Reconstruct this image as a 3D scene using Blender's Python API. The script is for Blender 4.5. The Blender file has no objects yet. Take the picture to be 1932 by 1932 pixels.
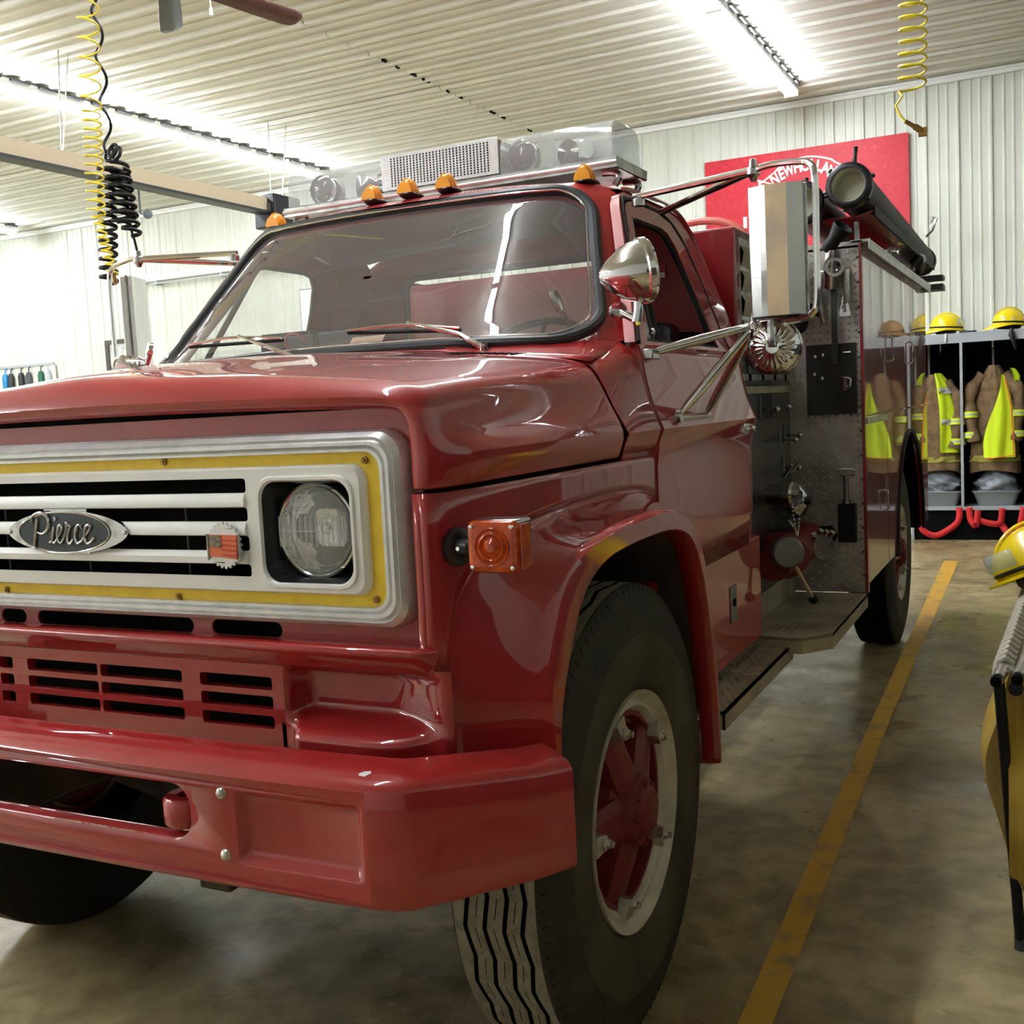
import bpy, bmesh, math, random
from mathutils import Vector, Matrix
from mathutils.geometry import tessellate_polygon
random.seed(7)
S = bpy.context.scene
COL = S.collection
PI = math.pi

# ------------------------------------------------------------ camera
cam_d = bpy.data.cameras.new('camera'); cam = bpy.data.objects.new('camera', cam_d); COL.objects.link(cam)
cam_d.sensor_width = 36; cam_d.lens = 2061.2 / 1932 * 36; cam_d.clip_start = .05
R_ = Vector((0.89523389, 0.44261451, -0.05146534)); U_ = Vector((0.00436491, 0.10678136, 0.99427294)); F_ = Vector((-0.44557517, 0.89033148, -0.09366233))
m3 = Matrix((R_, U_, -F_)).transposed()
cam.matrix_world = Matrix.Translation((1.92808, -1.71061, 1.53310)) @ m3.to_4x4()
S.camera = cam
# ------------------------------------------------------------ world and exposure
wd = bpy.data.worlds.new('world'); S.world = wd; wd.use_nodes = True
wd.node_tree.nodes['Background'].inputs[0].default_value = (.8, .85, 1, 1)
wd.node_tree.nodes['Background'].inputs[1].default_value = .05
S.view_settings.view_transform = 'Standard'; S.view_settings.look = 'None'
S.view_settings.exposure = 1.52; S.view_settings.gamma = 1; S.view_settings.use_curve_mapping = False
TUBE = 32.0          # strength of the fluorescent tubes above the truck
TUBE2 = 43.0         # rows to the left, made stronger so more light comes from that side

# ------------------------------------------------------------ materials
def lin(c):
    return tuple(((x / 255) / 12.92 if x / 255 <= .04045 else ((x / 255 + .055) / 1.055) ** 2.4) for x in c) + (1,)
def mat(name, col=(200, 200, 200), rough=.5, metal=0, coat=0, noise=None, bump=None, emit=0, spec=.5, trans=0, alpha=1, coatr=.05):
    """noise=(colour2, scale, lo, hi, detail); bump=(scale, strength)"""
    m = bpy.data.materials.new(name); m.use_nodes = True
    nt = m.node_tree; b = nt.nodes['Principled BSDF']
    b.inputs['Base Color'].default_value = lin(col); b.inputs['Roughness'].default_value = rough
    b.inputs['Metallic'].default_value = metal; b.inputs['Coat Weight'].default_value = coat; b.inputs['Coat Roughness'].default_value = coatr
    b.inputs['Specular IOR Level'].default_value = spec; b.inputs['Transmission Weight'].default_value = trans
    b.inputs['Alpha'].default_value = alpha
    if emit:
        b.inputs['Emission Color'].default_value = lin(col); b.inputs['Emission Strength'].default_value = emit
    tc = nt.nodes.new('ShaderNodeTexCoord')
    if noise:
        n = nt.nodes.new('ShaderNodeTexNoise'); n.inputs['Scale'].default_value = noise[1]; n.inputs['Detail'].default_value = noise[4] if len(noise) > 4 else 6
        r = nt.nodes.new('ShaderNodeValToRGB'); r.color_ramp.elements[0].color = lin(col); r.color_ramp.elements[1].color = lin(noise[0])
        r.color_ramp.elements[0].position = noise[2]; r.color_ramp.elements[1].position = noise[3]
        nt.links.new(tc.outputs['Object'], n.inputs['Vector']); nt.links.new(n.outputs['Fac'], r.inputs[0]); nt.links.new(r.outputs[0], b.inputs['Base Color'])
    if bump:
        n = nt.nodes.new('ShaderNodeTexNoise'); n.inputs['Scale'].default_value = bump[0]; n.inputs['Detail'].default_value = 3
        bp = nt.nodes.new('ShaderNodeBump'); bp.inputs['Strength'].default_value = bump[1]; bp.inputs['Distance'].default_value = .01
        nt.links.new(tc.outputs['Object'], n.inputs['Vector']); nt.links.new(n.outputs['Fac'], bp.inputs['Height']); nt.links.new(bp.outputs[0], b.inputs['Normal'])
    return m
def glass(name, tint=(235, 240, 238), rough=.02, haze=0.0, ior=1.5, hazecol=(200, 200, 200), bump=None):
    m = bpy.data.materials.new(name); m.use_nodes = True; nt = m.node_tree; nt.nodes.clear()
    o = nt.nodes.new('ShaderNodeOutputMaterial'); t = nt.nodes.new('ShaderNodeBsdfTransparent'); g = nt.nodes.new('ShaderNodeBsdfGlossy')
    t.inputs[0].default_value = lin(tint); g.inputs['Roughness'].default_value = rough; g.inputs[0].default_value = (1, 1, 1, 1)
    # Schlick fresnel from the facing angle, the same from both sides of a thin sheet
    f0 = ((ior - 1) / (ior + 1)) ** 2 * 2
    lw = nt.nodes.new('ShaderNodeLayerWeight'); lw.inputs['Blend'].default_value = .5
    pw = nt.nodes.new('ShaderNodeMath'); pw.operation = 'POWER'; pw.inputs[1].default_value = 5; nt.links.new(lw.outputs['Facing'], pw.inputs[0])
    fr = nt.nodes.new('ShaderNodeMath'); fr.operation = 'MULTIPLY_ADD'; fr.inputs[1].default_value = 1 - f0; fr.inputs[2].default_value = f0; nt.links.new(pw.outputs[0], fr.inputs[0])
    mx = nt.nodes.new('ShaderNodeMixShader'); nt.links.new(fr.outputs[0], mx.inputs[0])
    d = nt.nodes.new('ShaderNodeBsdfDiffuse'); d.inputs[0].default_value = lin(hazecol)
    m2 = nt.nodes.new('ShaderNodeMixShader'); m2.inputs[0].default_value = haze
    nt.links.new(t.outputs[0], m2.inputs[1]); nt.links.new(d.outputs[0], m2.inputs[2])
    nt.links.new(m2.outputs[0], mx.inputs[1]); nt.links.new(g.outputs[0], mx.inputs[2]); nt.links.new(mx.outputs[0], o.inputs[0])
    if bump:
        tc = nt.nodes.new('ShaderNodeTexCoord'); n = nt.nodes.new('ShaderNodeTexNoise'); n.inputs['Scale'].default_value = bump[0]
        bp = nt.nodes.new('ShaderNodeBump'); bp.inputs['Strength'].default_value = bump[1]; bp.inputs['Distance'].default_value = .01
        nt.links.new(tc.outputs['Object'], n.inputs['Vector']); nt.links.new(n.outputs['Fac'], bp.inputs['Height']); nt.links.new(bp.outputs[0], g.inputs['Normal'])
    return m

RED = mat('red_paint', (162, 29, 30), .5, coat=1, spec=.2, noise=((148, 25, 27), 3.0, .35, .75), coatr=.02)
RED.node_tree.nodes['Principled BSDF'].inputs['Coat IOR'].default_value = 1.62
REDM = mat('red_cast_iron', (110, 16, 18), .55)
REDB = mat('red_body_paint', (128, 20, 25), .3, coat=1.0, coatr=.012)
DRED = mat('dark_red_inner_paint', (60, 12, 14), .6)
CABIN = mat('cab_interior_paint', (150, 22, 30), .5)
LINER = mat('headliner_cloth', (96, 88, 88), .9)
BLACK = mat('black_rubber', (16, 16, 17), .55, spec=.3)
GASK = mat('gasket_rubber', (30, 32, 34), .45)
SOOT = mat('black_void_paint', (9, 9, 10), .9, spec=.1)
BPLAS = mat('black_plastic', (17, 18, 22), .35)
WHT = mat('silver_white_grille_paint', (236, 235, 232), .35, metal=.1, bump=(600, .08))
ALUF = mat('satin_aluminium', (226, 226, 226), .34, metal=.5, noise=((208, 208, 209), 30, .3, .7), bump=(220, .04))
ALUM = mat('worn_aluminium', (196, 196, 194), .36, metal=1, noise=((130, 128, 122), 14, .4, .75))
CHROME = mat('chrome', (226, 226, 228), .07, metal=1)
CHRW = mat('worn_chrome', (190, 188, 188), .16, metal=1, noise=((120, 112, 108), 25, .5, .8))
STEEL = mat('brushed_steel', (205, 205, 203), .28, metal=1, bump=(60, .05))
STEELW = mat('tan_tinted_steel', (226, 202, 168), .4, metal=.7, noise=((190, 176, 160), 8, .4, .7))  # reflected tan put into the colour for the broad mirror band; valve lever too
YEL = mat('yellow_paint', (240, 204, 44), .4, noise=((230, 190, 40), 20, .4, .7))
AMB = mat('amber_lens_plastic', (196, 74, 2), .2, coat=.25, noise=((160, 48, 2), 30, .4, .65))
AMBD = mat('amber_marker_plastic', (255, 172, 20), .25, coat=.5, trans=.25)
DKRED = mat('dark_red_lens', (50, 6, 8), .1, coat=.8)
MIRR = mat('mirror_silver', (225, 225, 225), .03, metal=1)
PLATE = mat('diamond_plate_aluminium', (186, 180, 176), .42, metal=.6, noise=((144, 136, 132), 9, .35, .75))
SHINE = mat('polished_tread_metal', (214, 208, 202), .25, metal=.9)
STEP = mat('dusty_step_plate', (176, 166, 144), .55, metal=.25, noise=((128, 118, 98), 5, .35, .75))
PANEL = mat('pump_panel_black', (38, 38, 36), .35, metal=.3, coat=.4)
GAUGE = mat('gauge_grey', (120, 120, 116), .4, metal=.6)
TAN = mat('tan_card', (222, 190, 160), .8)
DASHB = mat('dash_grey_plastic', (74, 82, 84), .6)
TYRE = mat('tyre_rubber', (46, 43, 36), .8, noise=((58, 53, 44), 9, .45, .7), bump=(40, .25), spec=.3)
TYRED = mat('dusty_sidewall_rubber', (60, 55, 44), .8, noise=((84, 77, 60), 5, .35, .7), bump=(30, .1), spec=.2)
TYREIN = mat('tyre_groove_rubber', (14, 14, 14), .9, spec=.1)
TREAD = mat('dusty_tread_rubber', (136, 128, 112), .9, noise=((108, 100, 86), 40, .35, .75), spec=.1)
RIMG = mat('rim_grey_paint', (196, 188, 168), .45, metal=.2, noise=((150, 140, 120), 10, .4, .8))
NUT = mat('zinc_nut', (190, 186, 176), .3, metal=.9)
GLASSC2 = glass('side_glass', (250, 252, 251), .01, haze=0, ior=1.3)
GLASSW = glass('windshield_glass', (232, 234, 233), .012, haze=.10, ior=1.62, hazecol=(215, 205, 205))
GLASSC = glass('clear_lens_plastic', (240, 244, 244), .04, haze=.27, ior=1.45, hazecol=(240, 244, 244))
GLASSH = glass('headlamp_glass', (252, 252, 252), .08, haze=.22, ior=1.45, hazecol=(250, 250, 250), bump=(90, .5))
REFLC = mat('lamp_reflector_silver', (240, 240, 238), .22, metal=1, bump=(60, .5))
TUBEM = mat('fluorescent_tube', (246, 250, 255), .5, emit=TUBE)
TUBEM2 = mat('bright_fluorescent_tube', (246, 250, 255), .5, emit=TUBE2)
FIXT = mat('fixture_white_enamel', (228, 228, 228), .4)
CEILM = mat('white_ribbed_steel_ceiling', (205, 206, 198), .38, coat=.25, spec=.5, noise=((196, 197, 188), 2, .3, .7), coatr=.3)
WALLM = mat('white_ribbed_steel_wall', (214, 219, 209), .45, noise=((200, 204, 192), 1.5, .3, .8))
WHITE = mat('white_paint', (226, 228, 226), .5)
LGREY = mat('grey_enamel', (168, 174, 180), .4)
DGREY = mat('dark_grey_steel', (60, 66, 70), .5)
WOOD = mat('pale_beam_paint', (232, 218, 190), .5)
YPL = mat('yellow_hose_plastic', (238, 220, 60), .3, trans=.15)
BRASS = mat('brass', (150, 118, 62), .35, metal=1)
HELM = mat('yellow_helmet_shell', (244, 216, 20), .25, coat=.5)
HELMT = mat('tan_leather', (150, 106, 40), .6)
TANC = mat('tan_turnout_cloth', (128, 104, 74), .9, noise=((96, 76, 52), 14, .35, .7), bump=(60, .3))
HIVIS = mat('hi_vis_lime_cloth', (204, 232, 22), .75, bump=(30, .25))
ORNG = mat('orange_trim', (236, 96, 40), .7)
REFL = mat('reflective_silver_tape', (176, 178, 174), .4)
BAGG = mat('grey_plastic_bag', (150, 160, 168), .4, noise=((96, 104, 112), 8, .4, .7), bump=(25, .8))
BING = mat('grey_tote_plastic', (128, 136, 138), .5)
STRAP = mat('red_webbing', (200, 30, 32), .7)
SIGNR = mat('red_osb_sign_paint', (186, 24, 44), .5, noise=((210, 60, 72), 26, .55, .8), bump=(60, .3))
SIGNW = mat('white_sign_paint', (236, 232, 228), .6)
TARP = mat('yellow_tank_vinyl', (176, 146, 52), .55, noise=((150, 118, 44), 5, .35, .7), bump=(9, .4))
ROPE = mat('white_rope', (190, 184, 168), .8)
BROWN = mat('brown_fan_blade', (84, 50, 46), .6)
BLUE = mat('blue_plastic', (20, 120, 180), .4)
GREEN = mat('green_plastic', (20, 90, 60), .4)
VEHT = mat('dusty_chassis_paint', (46, 36, 32), .8, noise=((76, 60, 48), 6, .4, .7))

def floor_material():
    m = bpy.data.materials.new('concrete_floor'); m.use_nodes = True; nt = m.node_tree; b = nt.nodes['Principled BSDF']
    L = nt.links.new; tc = nt.nodes.new('ShaderNodeTexCoord')
    def nz(sc, det, dist=0):
        n = nt.nodes.new('ShaderNodeTexNoise'); n.inputs['Scale'].default_value = sc; n.inputs['Detail'].default_value = det; n.inputs['Distortion'].default_value = dist
        L(tc.outputs['Object'], n.inputs['Vector']); return n
    def ramp(n, stops):
        r = nt.nodes.new('ShaderNodeValToRGB'); e = r.color_ramp.elements
        e[0].position, e[0].color = stops[0][0], lin(stops[0][1]); e[1].position, e[1].color = stops[-1][0], lin(stops[-1][1])
        for p, c in stops[1:-1]:
            k = e.new(p); k.color = lin(c)
        L(n.outputs['Fac'], r.inputs[0]); return r
    base = ramp(nz(1.3, 8, .8), [(.3, (132, 118, 82)), (.5, (172, 156, 114)), (.7, (196, 181, 138))])
    fine = ramp(nz(9, 8, .3), [(.35, (190, 190, 190)), (.62, (255, 255, 255))])
    rust = nz(.9, 3, .4); rr = ramp(rust, [(.5, (0, 0, 0)), (.8, (150, 150, 150))])
    mx = nt.nodes.new('ShaderNodeMix'); mx.data_type = 'RGBA'; mx.blend_type = 'MULTIPLY'; mx.inputs[0].default_value = .8
    L(base.outputs[0], mx.inputs[6]); L(fine.outputs[0], mx.inputs[7])
    m2 = nt.nodes.new('ShaderNodeMix'); m2.data_type = 'RGBA'; m2.inputs[7].default_value = lin((160, 112, 70))
    L(rr.outputs[0], m2.inputs[0]); L(mx.outputs[2], m2.inputs[6]); L(m2.outputs[2], b.inputs['Base Color'])
    rg = ramp(nz(2.5, 5), [(.3, (120, 120, 120)), (.7, (185, 185, 185))]); L(rg.outputs[0], b.inputs['Roughness'])
    b.inputs['Specular IOR Level'].default_value = .45
    bp = nt.nodes.new('ShaderNodeBump'); bp.inputs['Strength'].default_value = .12; bp.inputs['Distance'].default_value = .01
    L(nz(14, 5).outputs['Fac'], bp.inputs['Height']); L(bp.outputs[0], b.inputs['Normal'])
    return m
FLOOR = floor_material()

# ------------------------------------------------------------ mesh helpers
def frame(d):
    d = Vector(d).normalized(); a = Vector((0, 0, 1)) if abs(d.z) < .9 else Vector((1, 0, 0))
    u = d.cross(a).normalized(); return d, u, d.cross(u).normalized()
def sm(pts, n=6):
    """Catmull-Rom smoothing of a polyline"""
    P = [Vector(p) for p in pts]; out = []
    for i in range(len(P) - 1):
        a, b, c, d = P[max(i - 1, 0)], P[i], P[i + 1], P[min(i + 2, len(P) - 1)]
        for k in range(n):
            t = k / n; out.append(.5 * ((2 * b) + (c - a) * t + (2 * a - 5 * b + 4 * c - d) * t * t + (3 * b - a - 3 * c + d) * t ** 3))
    out.append(P[-1]); return out
class M:
    def __init__(s): s.v = []; s.f = []; s.m = []
    def add(s, v, f, m=0):
        o = len(s.v); s.v += [tuple(p) for p in v]; s.f += [tuple(i + o for i in q) for q in f]; s.m += [m] * len(f); return s
    def box(s, x0, x1, y0, y1, z0, z1, m=0):
        v = [(x, y, z) for x in (x0, x1) for y in (y0, y1) for z in (z0, z1)]
        return s.add(v, [(0, 1, 3, 2), (4, 6, 7, 5), (0, 4, 5, 1), (2, 3, 7, 6), (0, 2, 6, 4), (1, 5, 7, 3)], m)
    def tube(s, pts, r, n=10, m=0, closed=False, cap=True):
        P = [Vector(p) for p in pts]; N = len(P); rr = r if isinstance(r, (list, tuple)) else [r] * N
        v = []; f = []; u = None
        for i in range(N):
            if closed: t = P[(i + 1) % N] - P[i - 1]
            else: t = P[min(i + 1, N - 1)] - P[max(i - 1, 0)]
            if t.length < 1e-9: t = Vector((0, 0, 1))
            t.normalize()
            if u is None: _, u, _ = frame(t)
            u = (u - t * u.dot(t)); u = u.normalized() if u.length > 1e-6 else frame(t)[1]
            w = t.cross(u)
            for k in range(n):
                a = 2 * PI * k / n; v.append(P[i] + (u * math.cos(a) + w * math.sin(a)) * rr[i])
        for i in range(N if closed else N - 1):
            j = (i + 1) % N
            for k in range(n): k2 = (k + 1) % n; f.append((i * n + k, i * n + k2, j * n + k2, j * n + k))
        if cap and not closed: f.append(tuple(range(n))[::-1]); f.append(tuple((N - 1) * n + k for k in range(n)))
        return s.add(v, f, m)
    def lathe(s, prof, o=(0, 0, 0), ax=(0, 0, 1), n=32, m=0, mi=None):
        d, u, w = frame(ax); o = Vector(o); v = []; f = []; K = len(prof)
        for r, h in prof:
            for k in range(n):
                a = 2 * PI * k / n; v.append(o + d * h + (u * math.cos(a) + w * math.sin(a)) * max(r, 1e-4))
        base = len(s.v); s.v += [tuple(p) for p in v]
        for i in range(K - 1):
            for k in range(n):
                k2 = (k + 1) % n; s.f.append(tuple(base + q for q in (i * n + k, i * n + k2, (i + 1) * n + k2, (i + 1) * n + k))); s.m.append(mi[i] if mi else m)
        return s
    def cyl(s, a, b, r, n=12, m=0, r2=None):
        a = Vector(a); b = Vector(b); L = (b - a).length
        return s.lathe([(0, 0), (r, 0), (r if r2 is None else r2, L), (0, L)], a, b - a, n, m)
    def ball(s, c, r, n=16, m=0, sc=(1, 1, 1), k=10):
        v = []; f = []
        for i in range(k + 1):
            t = PI * i / k
            for j in range(n):
                a = 2 * PI * j / n; v.append((c[0] + r * sc[0] * math.sin(t) * math.cos(a), c[1] + r * sc[1] * math.sin(t) * math.sin(a), c[2] + r * sc[2] * math.cos(t)))
        for i in range(k):
            for j in range(n): j2 = (j + 1) % n; f.append((i * n + j, (i + 1) * n + j, (i + 1) * n + j2, i * n + j2))
        return s.add(v, f, m)
    def grid(s, rows, m=0, cu=False, cv=False):
        K = len(rows); N = len(rows[0]); v = [p for r in rows for p in r]; f = []
        for i in range(K if cv else K - 1):
            i2 = (i + 1) % K
            for j in range(N if cu else N - 1):
                j2 = (j + 1) % N; f.append((i * N + j, i * N + j2, i2 * N + j2, i2 * N + j))
        return s.add(v, f, m)
    def plate(s, outer, holes, fn, d, m=0, depth=True):
        """flat plate with holes: outline and holes are 2D, fn(u, v, w) maps to 3D, w = 0..d"""
        loops = [outer] + list(holes); flat = [p for l in loops for p in l]
        tri = tessellate_polygon([[Vector((p[0], p[1], 0)) for p in l] for l in loops]); n = len(flat)
        v = [fn(p[0], p[1], 0) for p in flat] + ([fn(p[0], p[1], d) for p in flat] if depth else [])
        f = [tuple(t) for t in tri]
        if depth:
            f += [tuple(i + n for i in t)[::-1] for t in tri]; o = 0
            for l in loops:
                k = len(l)
                for i in range(k): j = (i + 1) % k; f.append((o + i, o + j, n + o + j, n + o + i))
                o += k
        return s.add(v, f, m)
    def mirror(s):
        """append the x-mirrored copy"""
        o = len(s.v); s.v += [(-x, y, z) for x, y, z in s.v]; nf = [tuple(i + o for i in q)[::-1] for q in s.f]; s.f += nf; s.m += list(s.m); return s
    def build(s, name, mats, parent=None, ang=35, bev=0, solid=0, loc=None, recalc=True, sub=0):
        me = bpy.data.meshes.new(name); off = Vector((0, 0, 0))
        if parent is not None: off = Vector(parent.get('_wl', (0, 0, 0)))
        if loc is not None: off = off + Vector(loc)
        me.from_pydata([(p[0] - off.x, p[1] - off.y, p[2] - off.z) for p in s.v], [], s.f)
        mats = mats if isinstance(mats, (list, tuple)) else [mats]
        for x in mats: me.materials.append(x)
        me.polygons.foreach_set('material_index', [min(i, len(mats) - 1) for i in s.m])
        bm = bmesh.new(); bm.from_mesh(me); bmesh.ops.remove_doubles(bm, verts=bm.verts, dist=1e-5)
        if recalc: bmesh.ops.recalc_face_normals(bm, faces=bm.faces)
        bm.to_mesh(me); bm.free()
        me.polygons.foreach_set('use_smooth', [True] * len(me.polygons)); me.set_sharp_from_angle(angle=math.radians(ang)); me.update()
        o = bpy.data.objects.new(name, me); COL.objects.link(o)
        if parent is not None: o.parent = parent
        if loc is not None: o.location = loc
        o['_wl'] = tuple(off)
        if solid: k = o.modifiers.new('thick', 'SOLIDIFY'); k.thickness = solid; k.offset = -1
        if bev: k = o.modifiers.new('bev', 'BEVEL'); k.width = bev; k.segments = 3; k.limit_method = 'ANGLE'; k.angle_limit = .6
        if sub: k = o.modifiers.new('sub', 'SUBSURF'); k.levels = sub; k.render_levels = sub
        return o
def empty(name, loc=(0, 0, 0), parent=None):
    o = bpy.data.objects.new(name, None); COL.objects.link(o); off = Vector(parent.get('_wl', (0, 0, 0))) if parent else Vector((0, 0, 0))
    o.location = Vector(loc) - off; o['_wl'] = tuple(loc); o.empty_display_size = .1
    if parent: o.parent = parent
    return o
def tag(o, label, cat, group=None):
    o['label'] = label; o['category'] = cat
    if group: o['group'] = group
    return o
def struct(o): o['kind'] = 'structure'; return o
def stuff(o): o['kind'] = 'stuff'; return o
def copy_tree(o, parent=None):
    c = o.copy(); COL.objects.link(c); c.parent = parent
    for ch in [x for x in COL.objects if x.parent == o]: copy_tree(ch, c)
    return c
def rrect(x0, x1, z0, z1, r, n=6):
    out = []
    for cx, cz, a0 in ((x1 - r, z1 - r, 0), (x0 + r, z1 - r, 90), (x0 + r, z0 + r, 180), (x1 - r, z0 + r, 270)):
        for k in range(n + 1):
            a = math.radians(a0 + 90 * k / n); out.append((cx + r * math.cos(a), cz + r * math.sin(a)))
    return out
def lerp(a, b, t): return a + (b - a) * t
def interp(xs, ys, x):
    if x <= xs[0]: return ys[0]
    for i in range(len(xs) - 1):
        if x <= xs[i + 1]: return lerp(ys[i], ys[i + 1], (x - xs[i]) / (xs[i + 1] - xs[i]))
    return ys[-1]
def XZ(y0): return lambda u, v, w: (u, y0 + w, v)

# ============================================================ THE SETTING
XL, XR, YF, YB, ZC = -14.5, 5.6, -6.0, 10.45, 4.62
struct(M().add([(XL, YF, 0), (XR, YF, 0), (XR, YB, 0), (XL, YB, 0)], [(0, 1, 2, 3)]).build('floor', FLOOR))
# ribbed sheet profile: one sheet .914 wide with a tall rib each .305 and two low ribs between them
def rib_profile(w=.914):
    pts = []
    for k in range(3):
        b = k * .3047
        for dx, h in ((0, 0), (.012, .019), (.032, .019), (.044, 0), (.125, 0), (.132, .006), (.148, .006), (.155, 0), (.212, 0), (.219, .006), (.235, .006), (.242, 0)): pts.append((b + dx, h))
    pts.append((.9141, 0)); return pts
PROF = rib_profile()
def sheet_mesh(L):
    m = M(); m.grid([[(x, 0, h) for x, h in PROF], [(x, L, h) for x, h in PROF]]); return m
ceil = struct(M().box(XL, XR, YF, YB + .2, ZC + .03, ZC + .12).build('ceiling', WHITE))
def ceiling_sheets(x0, x1):
    proto = None; y = YF; i = 0
    PC = []
    for k in range(3): PC += [(k * .3047 + dx, h) for dx, h in ((0, 0), (.014, .026), (.050, .026), (.064, 0), (.150, 0), (.160, .009), (.195, .009), (.205, 0))]
    PC.append((.9141, 0))
    while y < YB - .01:
        if proto is None:
            m = M(); m.grid([[(x, y + px, ZC + .02 - h) for px, h in PC] for x in (x0, x1)])
            proto = m.build('ceiling_panel', CEILM, ceil, loc=(0, 0, 0), recalc=False); proto.data.flip_normals() if False else None; o = proto
        else:
            o = proto.copy(); COL.objects.link(o); o.parent = ceil; o.location = (0, i * .9142, random.uniform(-.002, .002))
        y += .9142; i += 1
ceiling_sheets(XL, -3.333); ceiling_sheets(-3.327, XR)
wb = struct(M().box(XL, XR, YB, YB + .1, 0, ZC + .03).build('wall_back', WHITE))
def wall_sheets():
    proto = None; x = XL; i = 0
    while x < XR - .01:
        if proto is None:
            m = M(); m.grid([[(x + px, YB - .001 - h, z) for px, h in PROF] for z in (0.02, ZC)]); proto = m.build('wall_panel', WALLM, wb, recalc=False)
        else:
            o = proto.copy(); COL.objects.link(o); o.parent = wb; o.location = (i * .9142, random.uniform(-.002, 0), 0)
        x += .9142; i += 1
wall_sheets()
struct(M().box(XL, XR, YB - .05, YB - .022, ZC - .06, ZC + .018).box(XL, XR, YB - .075, YB - .05, ZC - .022, ZC).build('trim_1', WHITE))
struct(M().box(XL - .1, XL, YF, YB, 0, ZC).build('wall_left', WALLM))
struct(M().box(XR, XR + .1, YF, YB, 0, ZC).build('wall_right', WALLM))
struct(M().box(XL, XR, YF - .1, YF, 0, ZC).build('wall_front', mat('front_wall_grey', (215, 217, 214), .6)))
struct(M().box(XR - .5, XR - .001, YF + .01, YB - .6, 0, 2.05).build('trim_6', mat('dark_locker_bank', (44, 40, 38), .6)))
# screw heads and the dark gaps of the ceiling seam
m = M()
for i in range(70):
    y = YF + .15 + i * .2285
    if random.random() < .7: m.box(-3.338, -3.325 + random.uniform(0, .014), y, y + random.uniform(.03, .11), ZC - .001, ZC + .019)
struct(m.build('trim_2', SOOT))
m = M()
for xx in (-5.3, -4.1, -2.9, -1.7, -.6, .6, 1.8):
    for i in range(54):
        y = YF + .085 + i * .3047; m.lathe([(0, -.004), (.007, -.004), (.009, 0)], (xx, y, ZC + .019), (0, 0, 1), 6)
struct(m.build('trim_3', mat('screw_head', (120, 118, 110), .5)))
# painted floor line
struct(M().grid([[(1.222, .78, .002), (1.302, .78, .002)], [(1.15, 3.6, .002), (1.23, 3.6, .002)], [(1.04, 8.55, .002), (1.16, 8.55, .002)]]).build('trim_4', mat('floor_line_paint', (206, 160, 50), .6, noise=((150, 128, 80), 9, .52, .72))))
struct(M().grid([[(1.225, .78, .002), (1.31, .78, .002)], [(1.36, -2.6, .002), (1.45, -2.6, .002)]]).build('trim_5', bpy.data.materials['floor_line_paint']))

# ============================================================ CEILING LAMPS
def strip_light(x, y0, y1, label, n):
    t = empty('strip_light', (x, (y0 + y1) / 2, ZC))
    tag(t, label, 'ceiling light', 'long fluorescent strip lights on the ceiling')
    M().box(x - .06, x + .06, y0, y1, ZC - .075, ZC - .005).build('light_housing', FIXT, t, bev=.008)
    L = (y1 - y0) / n
    for k in range(n):
        a, b = y0 + k * L + .02, y0 + (k + 1) * L - .02
        for s in (-1, 1): M().cyl((x + s * .038, a, ZC - .1), (x + s * .038, b, ZC - .1), .019, 8).build('light_tube', TUBEM if x > -2 else TUBEM2, t)
    for k in range(n + 1): y = y0 + k * L; M().box(x - .065, x + .065, y - .018, y + .018, ZC - .125, ZC - .07).build('end_cap', FIXT, t)
    shade_bar = None  # dark bars added for the shade between housing and ceiling ribs
    for k in range(int((y1 - 1.5) / .3)):
        if shade_bar is None: shade_bar = M().box(x + .064, x + .09, y1 - .2, y1, ZC - .028, ZC - .008).build('rib_gap_shade', GASK, t)
        else: c = shade_bar.copy(); COL.objects.link(c); c.location = (0, -k * .3, 0)
strip_light(-.42, -1.6, 9.7, 'bright fluorescent strip light above the truck, nearest the red sign', 4)
strip_light(-6.25, -5.2, 9.9, 'bright fluorescent strip light crossing the upper left behind the hanging cord coils', 6)
strip_light(-11.9, -5.2, 9.9, 'farthest fluorescent strip light, its end seen at the left edge', 6)

# ============================================================ THE FIRE TRUCK
T = empty('fire_truck', (0, 0, 0))
tag(T, 'red pumper fire truck with yellow bordered silver grille parked on the concrete floor', 'fire truck')
# ---------- hood
TX = [0, .12, .25, .38, .46, .55, .66, .76]
def hood_front():
    o = [(x, .02, 1.634 - .046 * (x / .85) ** 2) for x in TX]
    return o + [(.845, .02, 1.590), (.885, .02, 1.577), (.903, .02, 1.552), (.912, .02, 1.52), (.914, .02, 1.49), (.914, .02, 1.457), (.912, .02, 1.425), (.910, .02, 1.393)]
def hood_rear():
    o = [(x, .9, 1.704 - .046 * (x / .8) ** 2) for x in TX]
    return o + [(.822, .9, 1.652), (.858, .9, 1.637), (.880, .9, 1.612), (.899, .9, 1.575), (.924, .9, 1.52), (.960, .9, 1.457), (.946, .9, 1.43), (.935, .9, 1.393)]
def lipz(x): return 1.560 - .014 * (x / .84) ** 2
HR1 = [(x, .0, lipz(x)) for x in TX] + [(.828, 0, 1.547), (.853, 0, 1.538), (.864, 0, 1.518), (.866, 0, 1.495), (.866, 0, 1.475), (.866, 0, 1.457), (.866, 0, 1.425), (.866, 0, 1.393)]
HR2 = [(x, -.02, lipz(x) + .022) for x in TX] + [(.838, -.018, 1.566), (.868, -.014, 1.555), (.882, -.008, 1.532), (.888, -.006, 1.505), (.890, -.004, 1.48), (.890, -.004, 1.457), (.889, -.004, 1.425), (.887, -.004, 1.393)]
HF, HB = hood_front(), hood_rear()
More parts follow.
